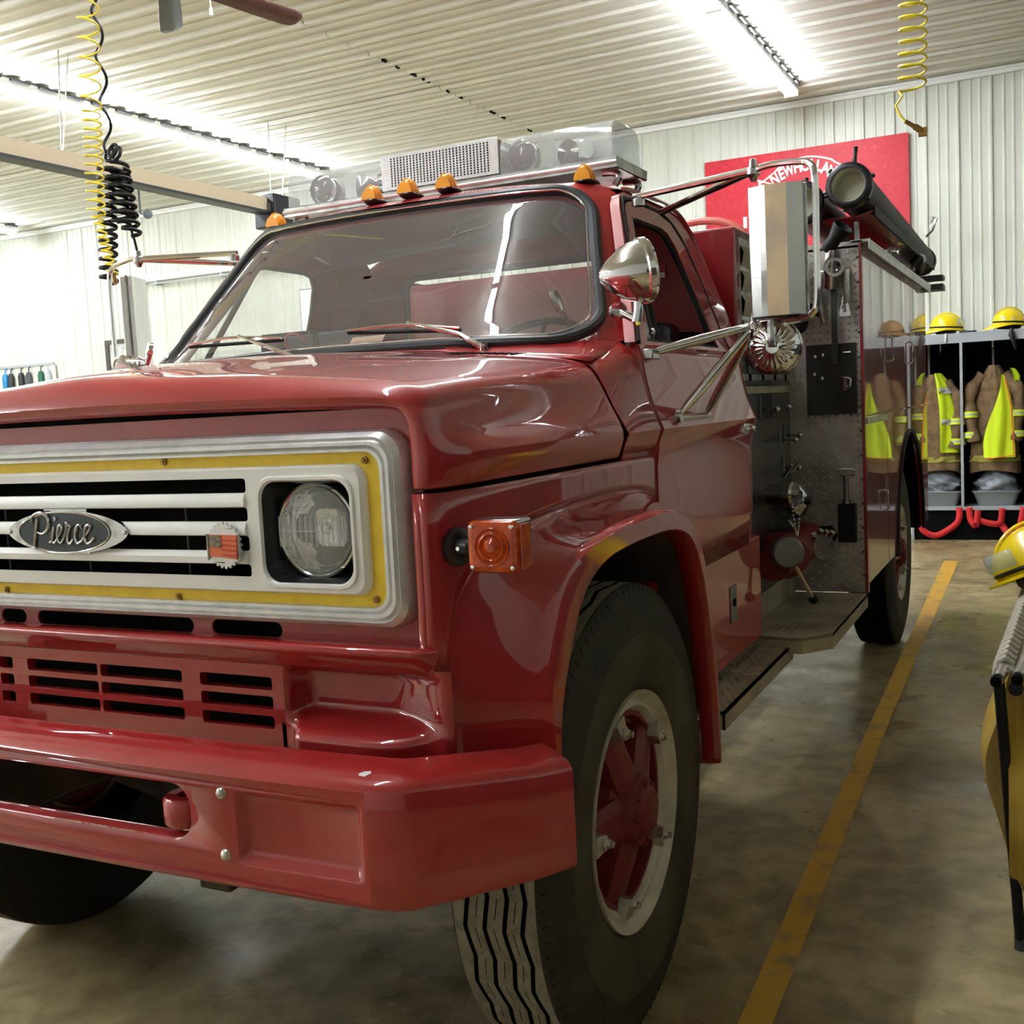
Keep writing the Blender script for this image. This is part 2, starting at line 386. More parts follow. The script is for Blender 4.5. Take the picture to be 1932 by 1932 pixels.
def bulge(x, y):
    e = .10 + .42 * max(y, 0); t = min(max((e - abs(x)) / .035 + .5, 0), 1); return .011 * t * t * (3 - 2 * t) * min(1, max(0, (y + .01) / .06))
def hood_row(y):
    t = y / .9; wv = 1 - (1 - min(1, y / .18)) ** 2.2; r = []
    for i, (a, b) in enumerate(zip(HF, HB)):
        x = lerp(a[0], b[0], wv if i >= len(TX) + 3 else t) if i >= len(TX) else a[0]
        if len(TX) <= i < len(TX) + 3: x = lerp(a[0], b[0], t)
        z = lerp(a[2], b[2], t) if i >= len(TX) + 4 else lerp(a[2], b[2], t ** .8)
        if i < len(TX): z += bulge(x, y) + .012 * math.sin(PI * min(1, t))
        r.append((x, y, z))
    return r
rows = [[(x * .99, .035, z - .002) for x, y, z in HR1], HR1, HR2, [(lerp(a[0], b[0], .7), .003, lerp(a[2], b[2], .75)) for a, b in zip(HR2, HF)]]
rows += [hood_row(y) for y in (.02, .05, .09, .13, .18, .25, .35, .45, .55, .65, .75, .83, .88, .900)]
full = [[(-x, y, z) for x, y, z in r[::-1][:-1]] + r for r in rows]
hood = M().grid(full).build('hood', RED, T, ang=50, solid=.004, recalc=False, sub=1)
# ---------- cowl between hood and windshield, with its louvres
def wsb(u): return (.815 * u, .985 + .149 * abs(u) ** 8, 1.724 - .020 * u * u)
def wst(u): return (.644 * u, 1.452 + .075 * abs(u) ** 8, 2.209 - .014 * u * u)
def wsp(u, v, push=0):
    a, b = wsb(u), wst(u); y = lerp(a[1], b[1], v) - .004 * math.sin(PI * max(0, min(1, v)))
    return (lerp(a[0], b[0], v), y - push * .8, lerp(a[2], b[2], v) - 0 + push * .6)
rows = []
for t in (0, .3, .6, 1.0):
    r = []
    for x0 in [i / 14 * .86 for i in range(15)]:
        u = x0 / .86; b = wsb(u * 1.02); za = 1.704 - .046 * (min(x0, .8) / .8) ** 2 + .011 * (1 if x0 < .46 else 0) - (.012 if x0 > .82 else 0)
        r.append((lerp(min(x0, .86), u * .845, t), lerp(.909, b[1] + .01, t), lerp(za, b[2] + .003, t ** 1.3)))
    rows.append([(-x, y, z) for x, y, z in r[::-1][:-1]] + r)
cowl = M().grid(rows).build('cowl_panel', RED, T, recalc=False, solid=.003)
m = M()
for k in range(27):
    x = .10 + k * .022; z = 1.705 - .046 * (x / .8) ** 2 + (.011 if x < .45 else 0)
    for s in (1, -1):
        q = [(s * (x), .835, z - .001), (s * (x + .009), .835, z - .0015), (s * (x + .024), .885, z + .002), (s * (x + .015), .885, z + .003)]
        m.add(q + [(a, b, c + .002) for a, b, c in q], [(0, 1, 2, 3), (7, 6, 5, 4), (0, 4, 5, 1), (1, 5, 6, 2), (2, 6, 7, 3), (3, 7, 4, 0)])
stuff(m.build('cowl_louvre', SOOT, T))

# ---------- fenders
LIP = [(.185, .855), (.19, .90), (.21, .96), (.245, 1.02), (.29, 1.085), (.335, 1.135), (.39, 1.17), (.48, 1.197), (.60, 1.207), (.74, 1.21), (.88, 1.208), (.99, 1.195), (1.07, 1.168), (1.13, 1.115), (1.17, 1.05), (1.20, .97), (1.228, .87), (1.25, .76), (1.265, .65), (1.27, .56), (1.27, .49)]
CRS = [(.165, .855), (.155, .90), (.15, .97), (.165, 1.045), (.20, 1.125), (.24, 1.185), (.305, 1.225), (.42, 1.247), (.57, 1.26), (.74, 1.264), (.90, 1.262), (1.01, 1.245), (1.10, 1.21), (1.165, 1.15), (1.21, 1.075), (1.24, .98), (1.265, .875), (1.285, .76), (1.297, .65), (1.30, .56), (1.30, .49)]
ROOT = [(.02, .855), (.02, .90), (.02, .97), (.022, 1.05), (.03, 1.13), (.06, 1.20), (.15, 1.262), (.34, 1.297), (.54, 1.310), (.74, 1.316), (.92, 1.314), (1.06, 1.302), (1.17, 1.272), (1.235, 1.21), (1.27, 1.12), (1.295, 1.01), (1.31, .90), (1.325, .77), (1.335, .65), (1.338, .56), (1.338, .49)]
def nosex(y): return interp([-.004, .003, .02, .05, .09, .13, .18, .4], [.885, .898, .910, .919, .927, .932, .935, .936], y)
def fender():
    m = M(); rows = []
    P = [sm([(a[0], a[1], 0) for a in L], 3) for L in (ROOT, CRS, LIP)]
    n = len(P[0])
    for k in range(n):
        rt, c, l = P[0][k], P[1][k], P[2][k]; row = []
        rx = nosex(rt.x)
        for t in (0, .12, .25, .4, .55, .7, .82, .92, 1):
            e = t ** 1.7; row.append((lerp(rx, 1.052, e), lerp(rt.x, c.x, t), lerp(rt.y, c.y, t)))
        row.append((1.060, lerp(c.x, l.x, .12), lerp(c.y, l.y, .12))); row.append((1.062, lerp(c.x, l.x, .9), lerp(c.y, l.y, .9)))
        row += [(1.056, l.x, l.y), (1.03, l.x + 0, l.y - .004), (1.0, l.x, l.y - .004)]
        rows.append(row)
    m.grid(rows)
    ys = [-.004, .003, .02, .05, .09, .13, .18, .3, .45, .6, .75, .9, 1.0, 1.08, 1.13, 1.155, 1.165, 1.170]
    ry, rz = [a[0] for a in ROOT[3:13]], [a[1] for a in ROOT[3:13]]
    def zl(y): return 1.05 if y < .021 else interp(ry, rz, y)
    rows = []
    for y in ys:
        z0 = zl(y); rows.append([(nosex(y), y, lerp(1.387, z0, t)) for t in (0, .2, .5, .8, 1)])
    m.grid(rows)
    # nose face: return into the grille recess
    zz = [1.387, 1.3, 1.2, 1.1, 1.05]
    m.grid([[(x, y, z) for z in zz] for x, y in ((.864, .04), (.866, .001), (.874, -.003), (.885, -.004))])
    # rear upper piece between hood, cowl and door
    rz_ = [1.655, 1.645, 1.637, 1.612, 1.575, 1.52, 1.457, 1.425, 1.387]; rx_ = [.79, .83, .858, .880, .899, .924, .960, .946, .935]
    rz2 = [1.715, 1.705, 1.69, 1.66, 1.60, 1.53, 1.458, 1.425, 1.387]; rx2 = [.81, .845, .868, .895, .912, .928, .960, .946, .935]
    rows = []
    for t in (0, .02, .04, .2, .4, .6, .8, .96, .98, 1):
        rows.append([(lerp(a, c, t), lerp(.913, 1.168, t), lerp(b, d, t)) for a, b, c, d in zip(rx_, rz_, rx2, rz2)])
    m.grid(rows)
    return m
fn = fender()
def gap_strips(s):
    m = M()
    m.grid([[(s * (x - .012), y, z) for x, z in zip([.81, .84, .865, .89, .91, .926, .955, .944, .935, .935], [1.70, 1.69, 1.67, 1.64, 1.59, 1.525, 1.457, 1.43, 1.38, 1.2])] for y in (1.15, 1.195)])
    m.grid([[(s * (x - .010), y, z) for x, z in zip([.855, .878, .899, .924, .957, .944, .934], [1.64, 1.612, 1.575, 1.52, 1.457, 1.43, 1.385])] for y in (.89, .925)])
    m.grid([[(s * (nosex(y) - .012), y, z) for y in (.02, .05, .09, .13, .18, .4, .9)] for z in (1.36, 1.42)])
    return m
for s_ in (1, -1): gap_strips(s_).build('panel_gap_seal', SOOT, T)
fL = fn.build('fender', RED, T, ang=40, solid=.003, recalc=False)
g = fender(); g.v = [(-x, y, z) for x, y, z in g.v]; g.f = [q[::-1] for q in g.f]; g.build('fender', RED, T, ang=40, solid=.003, recalc=False)
# dark liners of the wheel wells
for s in (1, -1):
    m = M(); P = [(a[0], a[1]) for a in LIP]
    m.grid([[(s * x, y + .0, z) for y, z in P] for x in (.999, .62)])
    m.grid([[(s * .62, y, z) for y, z in P], [(s * .62, y, .49) for y, z in P]])
    m.box(min(s * .62, s * .98), max(s * .62, s * .98), .19, .195, .855, 1.0)
    m.build('wheel_well_liner', VEHT, T)
# ---------- recessed red front panel with upper slots, and the lower louvred panel
def slot(x0, x1, z0, z1, r): return rrect(x0, x1, z0, z1, min(r, (z1 - z0) / 2 * .999), 5)[::-1]
holes = []
for s in (1, -1):
    holes += [slot(*sorted((s * .335, s * .52)), 1.094, 1.126, .02)]
holes += [slot(-.165, .285, 1.094, 1.126, .02)] if False else [slot(.0 - .235, -.015 - .235 + .0, 1.094, 1.126, .02)] if False else []
holes += [slot(.012 - .20, .285, 1.094, 1.126, .02), slot(-.31, -.225, 1.094, 1.126, .02)]
o = [(-.872, 1.09), (.872, 1.09), (.872, 1.548), (-.872, 1.548)]
holes += [rrect(-.74, .74, 1.205, 1.43, .03, 4)[::-1]]
M().plate([(p[0], p[1]) for p in o], holes, XZ(.034), .006).build('front_panel', RED, T, ang=30)
# black gap under the hood lip
M().box(-.86, .86, .036, .05, 1.546, 1.565).build('hood_gap_seal', SOOT, T)
# ledge under the grille (profile swept across, ends rounded into the fender)
prof = [(.045, 1.092), (.0, 1.099), (-.026, 1.100), (-.033, 1.097), (-.036, 1.091), (-.034, 1.085), (-.008, 1.052), (-.001, 1.046), (.02, 1.042)]
xs = [-.905, -.885, -.865, -.4, 0, .4, .865, .885, .905]
rows = []
for x in xs:
    k = 1 if abs(x) < .87 else (.75 if abs(x) < .89 else .1); rows.append([(x, .02 + (y - .02) * k if y < .02 else y, 1.07 + (z - 1.07) * (1 if k > .5 else .8)) for y, z in prof])
M().grid(rows).build('grille_ledge', RED, T, ang=60)
# centre lower panel with real slots
holes = []
for z0, z1 in ((.993, 1.02), (.953, .980), (.912, .939)):
    holes += [slot(.322, .511, z0, z1, .006), slot(.035, .272, z0, z1, .006), slot(-.196, .026, z0, z1, .006)]
    holes += [slot(-.511, -.322, z0, z1, .006), slot(-.290, -.245, z0, z1, .006)]
M().plate([(-.54, .872), (.54, .872), (.54, 1.05), (-.54, 1.05)], holes, XZ(.0), .022).build('lower_grille_panel', RED, T, ang=30, bev=.003)
# moulded outer corners: pocket above and shelf below
def corner_h(x, z):
    def ss(a, b, t): t = min(max((t - a) / (b - a), 0), 1); return t * t * (3 - 2 * t)
    pk = ss(.54, .575, x) * ss(1.052, 1.03, z) * ss(.925, .955, z)
    y = .055 * pk - .045 * ss(.945, .915, z) * ss(.555, .60, x) * (1 - ss(.84, .90, x)) 
    y = y * (1 - ss(.76, .93, x))
    y += .012 * ss(.90, .93, x) ** 2
    return y
rows = []
for j in range(25):
    z = lerp(1.056, .868, j / 24); rows.append([(x, corner_h(x, z), z) for x in [lerp(.53, .924, i / 36) for i in range(37)]])
for s in (1, -1):
    M().grid([[(s * x, y, z) for x, y, z in r] for r in rows] + [[(s * x, y + .06, z) for x, y, z in rows[-1]]]).build('corner_valance', RED, T, ang=60)
    M().box(*sorted((s * .50, s * 1.0)), .10, .15, .83, 1.09).build('valance_backing', VEHT, T) if s < 0 else None
# dark things behind the openings
M().box(-.62, .62, .10, .13, .88, 1.50).box(-.84, -.6, .16, .18, .88, 1.5).box(.6, .84, .16, .18, .88, 1.5).build('radiator', SOOT, T)
m = M()
for x in (-.26, .0, .29): M().box(x - .002, x + .002, .03, .034, 1.21, 1.375).build('grille_divider', DGREY, T)
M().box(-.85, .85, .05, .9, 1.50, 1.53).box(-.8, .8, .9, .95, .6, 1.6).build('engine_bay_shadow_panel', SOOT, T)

# ---------- grille surround, yellow border, silver insert
GR = empty('grille', (0, 0, 1.32), T)
def ring(path_list, m, mi=0):
    m.grid([[(x, y, z) for x, z, y in p] for p in path_list], mi, cu=True)
def rr3(hx, hz, r, y, cz=1.32, cx=0, n=8): return [(cx + a, cz + b, y) for a, b in rrect(-hx, hx, -hz, hz, r, n)]
m = M()
ring([rr3(.853, .190, .055, .034), rr3(.853, .190, .055, .02), rr3(.846, .185, .05, .002), rr3(.836, .176, .048, -.008), rr3(.832, .172, .045, -.004), rr3(.826, .167, .042, -.010), rr3(.819, .161, .04, -.010), rr3(.817, .159, .04, -.003), rr3(.811, .154, .036, -.007), rr3(.804, .149, .034, -.007), rr3(.802, .147, .034, .010)], m)
m.build('grille_surround', ALUF, GR, ang=25)
m = M(); m.plate(rrect(-.806, .806, 1.169, 1.471, .034, 8), [rrect(-.755, .755, 1.205, 1.435, .03, 6)[::-1]], XZ(.004), .006); m.build('yellow_border', YEL, GR)
IN = M(); sl = []
for z0, z1 in ((1.395, 1.424), (1.338, 1.366), (1.279, 1.309), (1.227, 1.252)): sl.append(slot(-.491, .491, z0, z1, .007))
lamp_holes = [rrect(*sorted((s * .527, s * .737)), 1.217, 1.416, .035, 6)[::-1] for s in (1, -1)]
IN.plate(rrect(-.760, .760, 1.199, 1.441, .028, 6), sl + lamp_holes, XZ(-.012), .003)
ring([rr3(.770, .127, .032, .006), rr3(.768, .125, .032, -.004), rr3(.760, .121, .028, -.012)], IN)
for s in (1, -1):
    c = s * .632
    ring([rr3(.105, .0995, .035, -.012, 1.3165, c), rr3(.108, .1025, .036, -.017, 1.3165, c), rr3(.114, .108, .038, -.017, 1.3165, c), rr3(.117, .111, .04, -.012, 1.3165, c)], IN)
# sloped lower faces of the bars
for z0, z1 in ((1.395, 1.424), (1.338, 1.366), (1.279, 1.309), (1.227, 1.252)):
    IN.add([(-.489, -.010, z0 - .001), (.489, -.010, z0 - .001), (.489, .012, z0 - .006), (-.489, .012, z0 - .006)], [(0, 1, 2, 3)])
for z0, z1 in ((1.366, 1.395), (1.309, 1.338), (1.252, 1.279)):
    pr = [(-.012, z0 + .001), (-.019, z0 + .0025), (-.019, z0 + .015), (-.0122, z1 - .001)]
    IN.grid([[(x, y, z) for y, z in pr] for x in (-.487, .487)])
    for x in (-.487, .487): IN.add([(x, y, z) for y, z in pr], [(0, 1, 2, 3)])
IN.build('grille_insert', WHT, GR, ang=30)
for (x, z) in [(-.243, 1.178), (.28, 1.178), (.775, 1.187), (.269, 1.461), (.768, 1.452), (-.268, 1.461), (-.775, 1.187), (-.768, 1.452)]:
    M().lathe([(0, -.001), (.007, -.001), (.0075, .003)], (x, .0, z), (0, 1, 0), 12).lathe([(0, -.004), (.003, -.004), (.0045, 0)], (x, .0, z), (0, 1, 0), 8).build('screw', BRASS, GR)
# lamps
for s in (1, -1):
    c = s * .632
    HL = empty('headlamp', (c, .03, 1.3165), GR)
    m = M(); a = rr3(.105, .0995, .035, -.010, 1.3165, c, 8); n = len(a)
    circ = []
    for k in range(n):
        an = math.atan2(a[k][1] - 1.3165, a[k][0] - c); circ.append((c + .092 * math.cos(an), 1.3165 + .092 * math.sin(an), .045))
    mid = [(lerp(p[0], q[0], .35), lerp(p[1], q[1], .35), lerp(p[2], q[2], .75)) for p, q in zip(a, circ)]
    ring([a, mid, circ, [(lerp(c, p[0], .5), lerp(1.3165, p[1], .5), .07) for p in circ]], m); m.build('lamp_housing', BPLAS, HL, ang=60)
    m = M().lathe([(.075, .02), (.086, .002), (.090, -.002), (.0945, 0), (.0955, .012), (.092, .03)], (c, .02, 1.3165), (0, 1, 0), 48); m.build('retaining_ring', CHROME, HL)
    m = M().lathe([(.0845, -.002), (.07, .03), (.045, .05), (.02, .056), (.0, .056)], (c, .024, 1.3165), (0, 1, 0), 32); m.ball((c, .055, 1.3165), .012, 10); m.build('reflector', REFLC, HL)
    m = M(); N = 26; rows = []
    for i in range(N + 1):
        r = []
        for j in range(N + 1):
            a_, b_ = 2 * i / N - 1, 2 * j / N - 1
            dx, dz = a_ * math.sqrt(1 - b_ * b_ / 2), b_ * math.sqrt(1 - a_ * a_ / 2)
            rr = math.hypot(dx, dz); y = .004 + .016 * rr * rr
            if rr < .93: y += (.0016 * (abs((dx * 9) % 1 - .5) * 2) if abs(dz) > .1 else .0008 * math.sin(dx * 90))
            r.append((c + dx * .0865, y, 1.3165 + dz * .0865))
        rows.append(r)
    m.grid(rows)
    for q in range(-6, 7): m.box(c + q * .0125 - .0008, c + q * .0125 + .0008, .001, .008, 1.3165 - .03, 1.3165 + .03)
    m.box(c - .07, c + .07, .002, .007, 1.3165 - .001, 1.3165 + .001)
    m.build('lamp_lens', GLASSH, HL, ang=60)
# ---------- oval name badge
BD = empty('name_badge', (-.005, -.02, 1.316), GR)
m = M(); N = 56; pts = []
for k in range(N):
    a = 2 * PI * k / N; pts.append((-.005 + .183 * math.cos(a), 1.316 + .047 * math.sin(a) * (abs(math.sin(a)) ** .18)))
m.plate([(x, z) for x, z in pts], [], XZ(-.024), .010)
m.plate([(-.075, 1.268), (.055, 1.268), (.055, 1.366), (-.075, 1.366)], [], XZ(-.018), .010)
m.build('badge_plate', CHRW, BD, bev=.001)
E2 = [(-.012 + .138 * math.cos(2 * PI * k / 56), 1.316 + .0445 * math.sin(2 * PI * k / 56)) for k in range(56)]
M().plate(E2, [], XZ(-.0255), .003).build('badge_field', mat('badge_dark_field', (58, 64, 68), .35, metal=.4), BD)
M().tube([(x, -.026, z) for x, z in E2], .0018, 6, closed=True).build('badge_rim', CHROME, BD)
sc = .183 / 725
def bp(pts): return [Vector(((x - 930) * sc - .005, -.0275, 1.316 - (y - 912) * sc)) for x, y in pts]
def stroke(m, pts, w0=.0022, w1=.0034):
    P = sm(bp(pts), 6); n = len(P); m.tube(P, [w0 + (w1 - w0) * math.sin(PI * (i / (n - 1))) for i in range(n)], 8)
m = M()
stroke(m, [(605, 790), (585, 880), (562, 960), (545, 1040)], .0028, .0034); stroke(m, [(520, 1050), (545, 1046), (572, 1056)])
stroke(m, [(530, 830), (540, 785), (590, 752), (660, 742), (725, 768), (745, 830), (720, 890), (660, 925), (598, 912)], .0024, .004)
stroke(m, [(800, 860), (782, 925), (768, 985), (735, 1000)]); stroke(m, [(768, 985), (800, 1003), (835, 965)]); stroke(m, [(805, 805), (822, 783), (832, 800), (815, 812)], .0018, .0022)
stroke(m, [(835, 965), (875, 920), (898, 875), (885, 848), (855, 875), (838, 930), (842, 985), (872, 1005), (915, 965)])
stroke(m, [(915, 965), (950, 890), (962, 830), (985, 850), (1018, 862)]); stroke(m, [(1000, 865), (968, 930), (958, 985), (980, 1010), (1025, 975)])
stroke(m, [(1130, 885), (1130, 855), (1100, 850), (1065, 900), (1052, 960), (1075, 1002), (1120, 990), (1160, 950)], .0026, .0038)
stroke(m, [(1160, 950), (1205, 915), (1240, 870), (1228, 846), (1192, 862), (1168, 920), (1170, 980), (1200, 1006), (1245, 985), (1276, 950)], .0026, .0038)
m.build('badge_lettering', CHRW, BD)
for x in (-.18, .169): M().lathe([(0, -.004), (.004, -.003), (.005, .001)], (x, -.025, 1.3165), (0, 1, 0), 10).build('badge_screw', CHROME, BD)
# round flag badge wired to the grille
FB = empty('flag_badge', (.44, -.02, 1.291), GR)
m = M(); pts = []
for k in range(96):
    a = 2 * PI * k / 96; r = .0475 if k % 4 < 2 else .043; pts.append((.437 + r * math.cos(a) * .95, 1.291 + r * math.sin(a)))
m.plate(pts, [], XZ(-.026), .004); m.build('cog_edge_disc', ALUF, FB, bev=.0006)
m = M(); m.plate([(.402, 1.270), (.470, 1.264), (.474, 1.312), (.404, 1.313)], [], XZ(-.030), .004); m.build('flag_field', mat('faded_orange_enamel', (222, 112, 66), .5), FB)
m = M()
for i in range(4): m.plate([(.434, 1.272 + i * .010), (.471, 1.270 + i * .010), (.471, 1.2725 + i * .010), (.434, 1.2745 + i * .010)], [], XZ(-.0312), .002)
m.build('flag_stripe', mat('faded_red_enamel', (190, 60, 40), .5), FB)
m = M(); m.plate([(.404, 1.290), (.434, 1.288), (.434, 1.312), (.404, 1.312)], [], XZ(-.0315), .002); m.build('flag_canton', mat('faded_grey_enamel', (140, 122, 88), .5, noise=((90, 86, 80), 90, .45, .55)), FB)
m = M(); m.tube([(.398, -.028, 1.262), (.399, -.030, 1.315)], .003, 6); m.tube([(.478, -.028, 1.26), (.479, -.030, 1.314)], .003, 6); m.build('badge_clip', CHRW, FB)
# ---------- turn signals on their brackets
def signal(s):
    R = empty('turn_signal', (s * .94, .06, 1.29), T)
    def X(a): return a * s
    m = M().lathe([(0, 0), (.036, 0), (.036, .012), (.02, .02), (0, .02)], (X(.925), .055, 1.283), (s * 1, -.35, 0), 20)
    m.tube([(X(.935), .05, 1.283), (X(.965), .035, 1.285), (X(1.0), .05, 1.288)], .020, 12); m.build('signal_bracket', BPLAS, R)
    M().lathe([(0, -.002), (.004, -.002), (.005, .002)], (X(.952), .012, 1.285), (0, 1, 0), 8).build('bracket_screw', CHROME, R)
    x0, x1 = sorted((X(.975), X(1.078))); z0, z1 = 1.242, 1.337
    m = M().box(x0 + .003, x1 - .003, .012, .072, z0 + .002, z1 + .001); m.build('signal_housing', CHRW, R, bev=.006)
    m = M(); ring([[(a, b, y) for a, b in rrect(x0 + k, x1 - k, z0 + k, z1 - k, .014, 5)] for k, y in ((.004, .03), (0, .022), (0, .012), (.003, .006), (.012, .003))], m)
    m.plate(rrect(x0 + .012, x1 - .012, z0 + .012, z1 - .012, .01, 5), [], XZ(.003), .001)
    cx, cz = (x0 + x1) / 2, (z0 + z1) / 2
    m.lathe([(.036, .003), (.034, -.002), (.030, .001), (.024, -.003), (.02, .001), (.012, -.004), (.008, -.008), (.0, -.009)], (cx, .002, cz), (0, 1, 0), 32)
    xo = X(1.076); m.box(*sorted((xo, xo + s * .006)), .014, .05, z0 + .008, z1 - .008)
    m.build('signal_lens', AMB, R, ang=30)
    for a in (x0 + .011, x1 - .011):
        for b in (z0 + .011, z1 - .011): M().lathe([(0, -.004), (.004, -.003), (.0045, .002)], (a, .003, b), (0, 1, 0), 8).build('lens_screw', CHROME, R)
signal(1); signal(-1)
# ---------- bumper
BM = empty('bumper', (0, -.2, .79), T)
zt, zb = .903, .672
path = [(1.138, .062), (1.10, .0), (1.05, -.055), (1.0, -.108), (.965, -.145), (.945, -.166), (.925, -.182), (.90, -.194), (.86, -.201), (.7, -.207), (.4, -.211), (0, -.213)]
path = path + [(-x, y) for x, y in path[::-1][1:]]
def bnorm(i):
    a, b = path[max(i - 1, 0)], path[min(i + 1, len(path) - 1)]; d = Vector((b[0] - a[0], b[1] - a[1])).normalized(); return Vector((d.y, -d.x)) * -1
# front face as a plate with the tow-hook opening (between the corners) and pressed panels
def brow(i, off, z):
    n = bnorm(i); return (path[i][0] + n.x * off, path[i][1] + n.y * off, z)
nin = [i for i in range(len(path)) if abs(path[i][0]) > .9]
m = M(); N = len(path)
def endz(i, top):
    x = abs(path[i][0]); k = max(0, (x - .93) / .2); return (zt - .018 * k) if top else (zb + .012 * k - .012 * max(0, (x - .6) / .3 if x < .9 else 1) * 0)
rows = []
for i in range(N):
    t_, b_ = endz(i, 1), endz(i, 0); inn = 1 if abs(path[i][0]) > .89 else 0
    sgn = -1
    row = [brow(i, -.10, t_ + .016), brow(i, -.05, t_ + .012), brow(i, -.018, t_ + .004), brow(i, -.007, t_ - .002), brow(i, 0, t_ - .014)]
    rows.append(row)
m.grid(rows)
rows = []
for i in range(N):
    b_ = endz(i, 0); rows.append([brow(i, 0, b_ + .016), brow(i, -.005, b_ + .005), brow(i, -.02, b_), brow(i, -.04, b_ + .002)])
m.grid(rows)
for rg in ([i for i in range(N) if path[i][0] > .859], [i for i in range(N) if path[i][0] < -.859]):
    m.grid([[brow(i, 0, lerp(endz(i, 1) - .014, endz(i, 0) + .016, t)) for t in (0, .25, .5, .75, 1)] for i in rg])
def bfront(u, v, w):
    ax = abs(u); y = interp([0, .4, .7, .86], [-.213, -.211, -.207, -.201], ax); return (u, y + w, v)
hole = rrect(-.470, .470, .752, .864, .045, 8)
m.plate([(-.86, zb + .016), (-.7, zb + .016), (-.4, zb + .016), (0, zb + .016), (.4, zb + .016), (.7, zb + .016), (.86, zb + .016), (.86, zt - .014), (.7, zt - .014), (.4, zt - .014), (0, zt - .014), (-.4, zt - .014), (-.7, zt - .014), (-.86, zt - .014)],
        [hole[::-1], rrect(.575, .852, .722, .868, .012, 4)[::-1], rrect(-.852, -.575, .722, .868, .012, 4)[::-1]], bfront, .003, depth=False)
# rolled edge of the opening
ring([[(a, b, bfront(a, b, 0)[1]) for a, b in rrect(-.470, .470, .752, .864, .045, 8)], [(a, b, bfront(a, b, 0)[1] + .006) for a, b in rrect(-.466, .466, .756, .860, .042, 8)], [(a, b, bfront(a, b, 0)[1] + .03) for a, b in rrect(-.464, .464, .758, .858, .041, 8)]], m)
for s in (1, -1):   # pressed panels
    x0, x1 = sorted((s * .575, s * .852))
    L = []
    for k, dy in ((0, 0), (.004, .0015), (.014, .015), (.021, .019)):
        L.append([(a, b, bfront(a, b, 0)[1] + dy) for a, b in rrect(x0 + k, x1 - k, .722 + k, .868 - k, .012, 4)])
    ring(L, m); p = rrect(x0 + .021, x1 - .021, .743, .847, .012, 4); m.plate(p, [], lambda u, v, w: (u, bfront(u, v, 0)[1] + .019, v), .001, depth=False)
m.build('bumper_bar', RED, BM, ang=60, recalc=False)
ob = COL.objects['bumper_bar']; bm = bmesh.new(); bm.from_mesh(ob.data); bmesh.ops.recalc_face_normals(bm, faces=bm.faces)
bm.to_mesh(ob.data); bm.free()
for x in (.547, -.547):
    for z in (.856, .738): M().lathe([(0, -.008), (.006, -.007), (.0105, -.003), (.012, .002)], (x, -.2095, z), (0, 1, 0), 16).build('bumper_bolt', NUT, BM)
M().plate([(.833, 0), (.846, -.002), (.853, .010), (.849, .016), (.838, .013), (.831, .006)], [], lambda u, v, w: (u, -.176 + v, .9095 + v * .25), .0006, depth=False).build('paint_chip', WHITE, BM)
M().plate([(.12, .7538), (.30, .7538), (.36, .7558), (.2, .7580), (.1, .7565)], [], lambda u, v, w: (u, bfront(u, v, 0)[1] - .0012, v), .0006, depth=False).build('worn_edge_patch', mat('bare_primer', (200, 170, 150), .6, noise=((170, 50, 48), 60, .45, .6)), BM)
def tow_hook(s):
    m = M(); x = s * .425; z = .800
    m.lathe([(.020, -.028), (.042, -.028), (.047, -.022), (.047, .022), (.042, .028), (.020, .028), (.020, -.028)], (x, -.168, z), (0, 0, 1), 24)
    m.box(x - .03, x + .03, -.15, .25, z - .024, z + .024); m.build('tow_hook', RED, BM, ang=50)
tow_hook(1); tow_hook(-1)
# chassis
m = M()
for s in (1, -1): m.box(*sorted((s * .37, s * .45)), -.1, 6.0, .60, .82)
m.box(-.45, .45, .12, .2, .72, .84); m.build('frame_rail', VEHT, T, bev=.006)
m = M().tube([(-.8, .709, .50), (-.5, .709, .44), (.5, .709, .44), (.8, .709, .50)], .045, 10); m.box(-.12, .12, .5, .62, .40, .62).build('front_axle', VEHT, T)
m = M(); m.tube([(-.5, .3, .74), (0, .24, .80), (.5, .3, .74)], .02, 8); m.lathe([(.0, 0), (.14, 0), (.14, .05), (0, .05)], (.12, .28, .85), (0, 1, 0), 24); m.build('steering_linkage', VEHT, T)

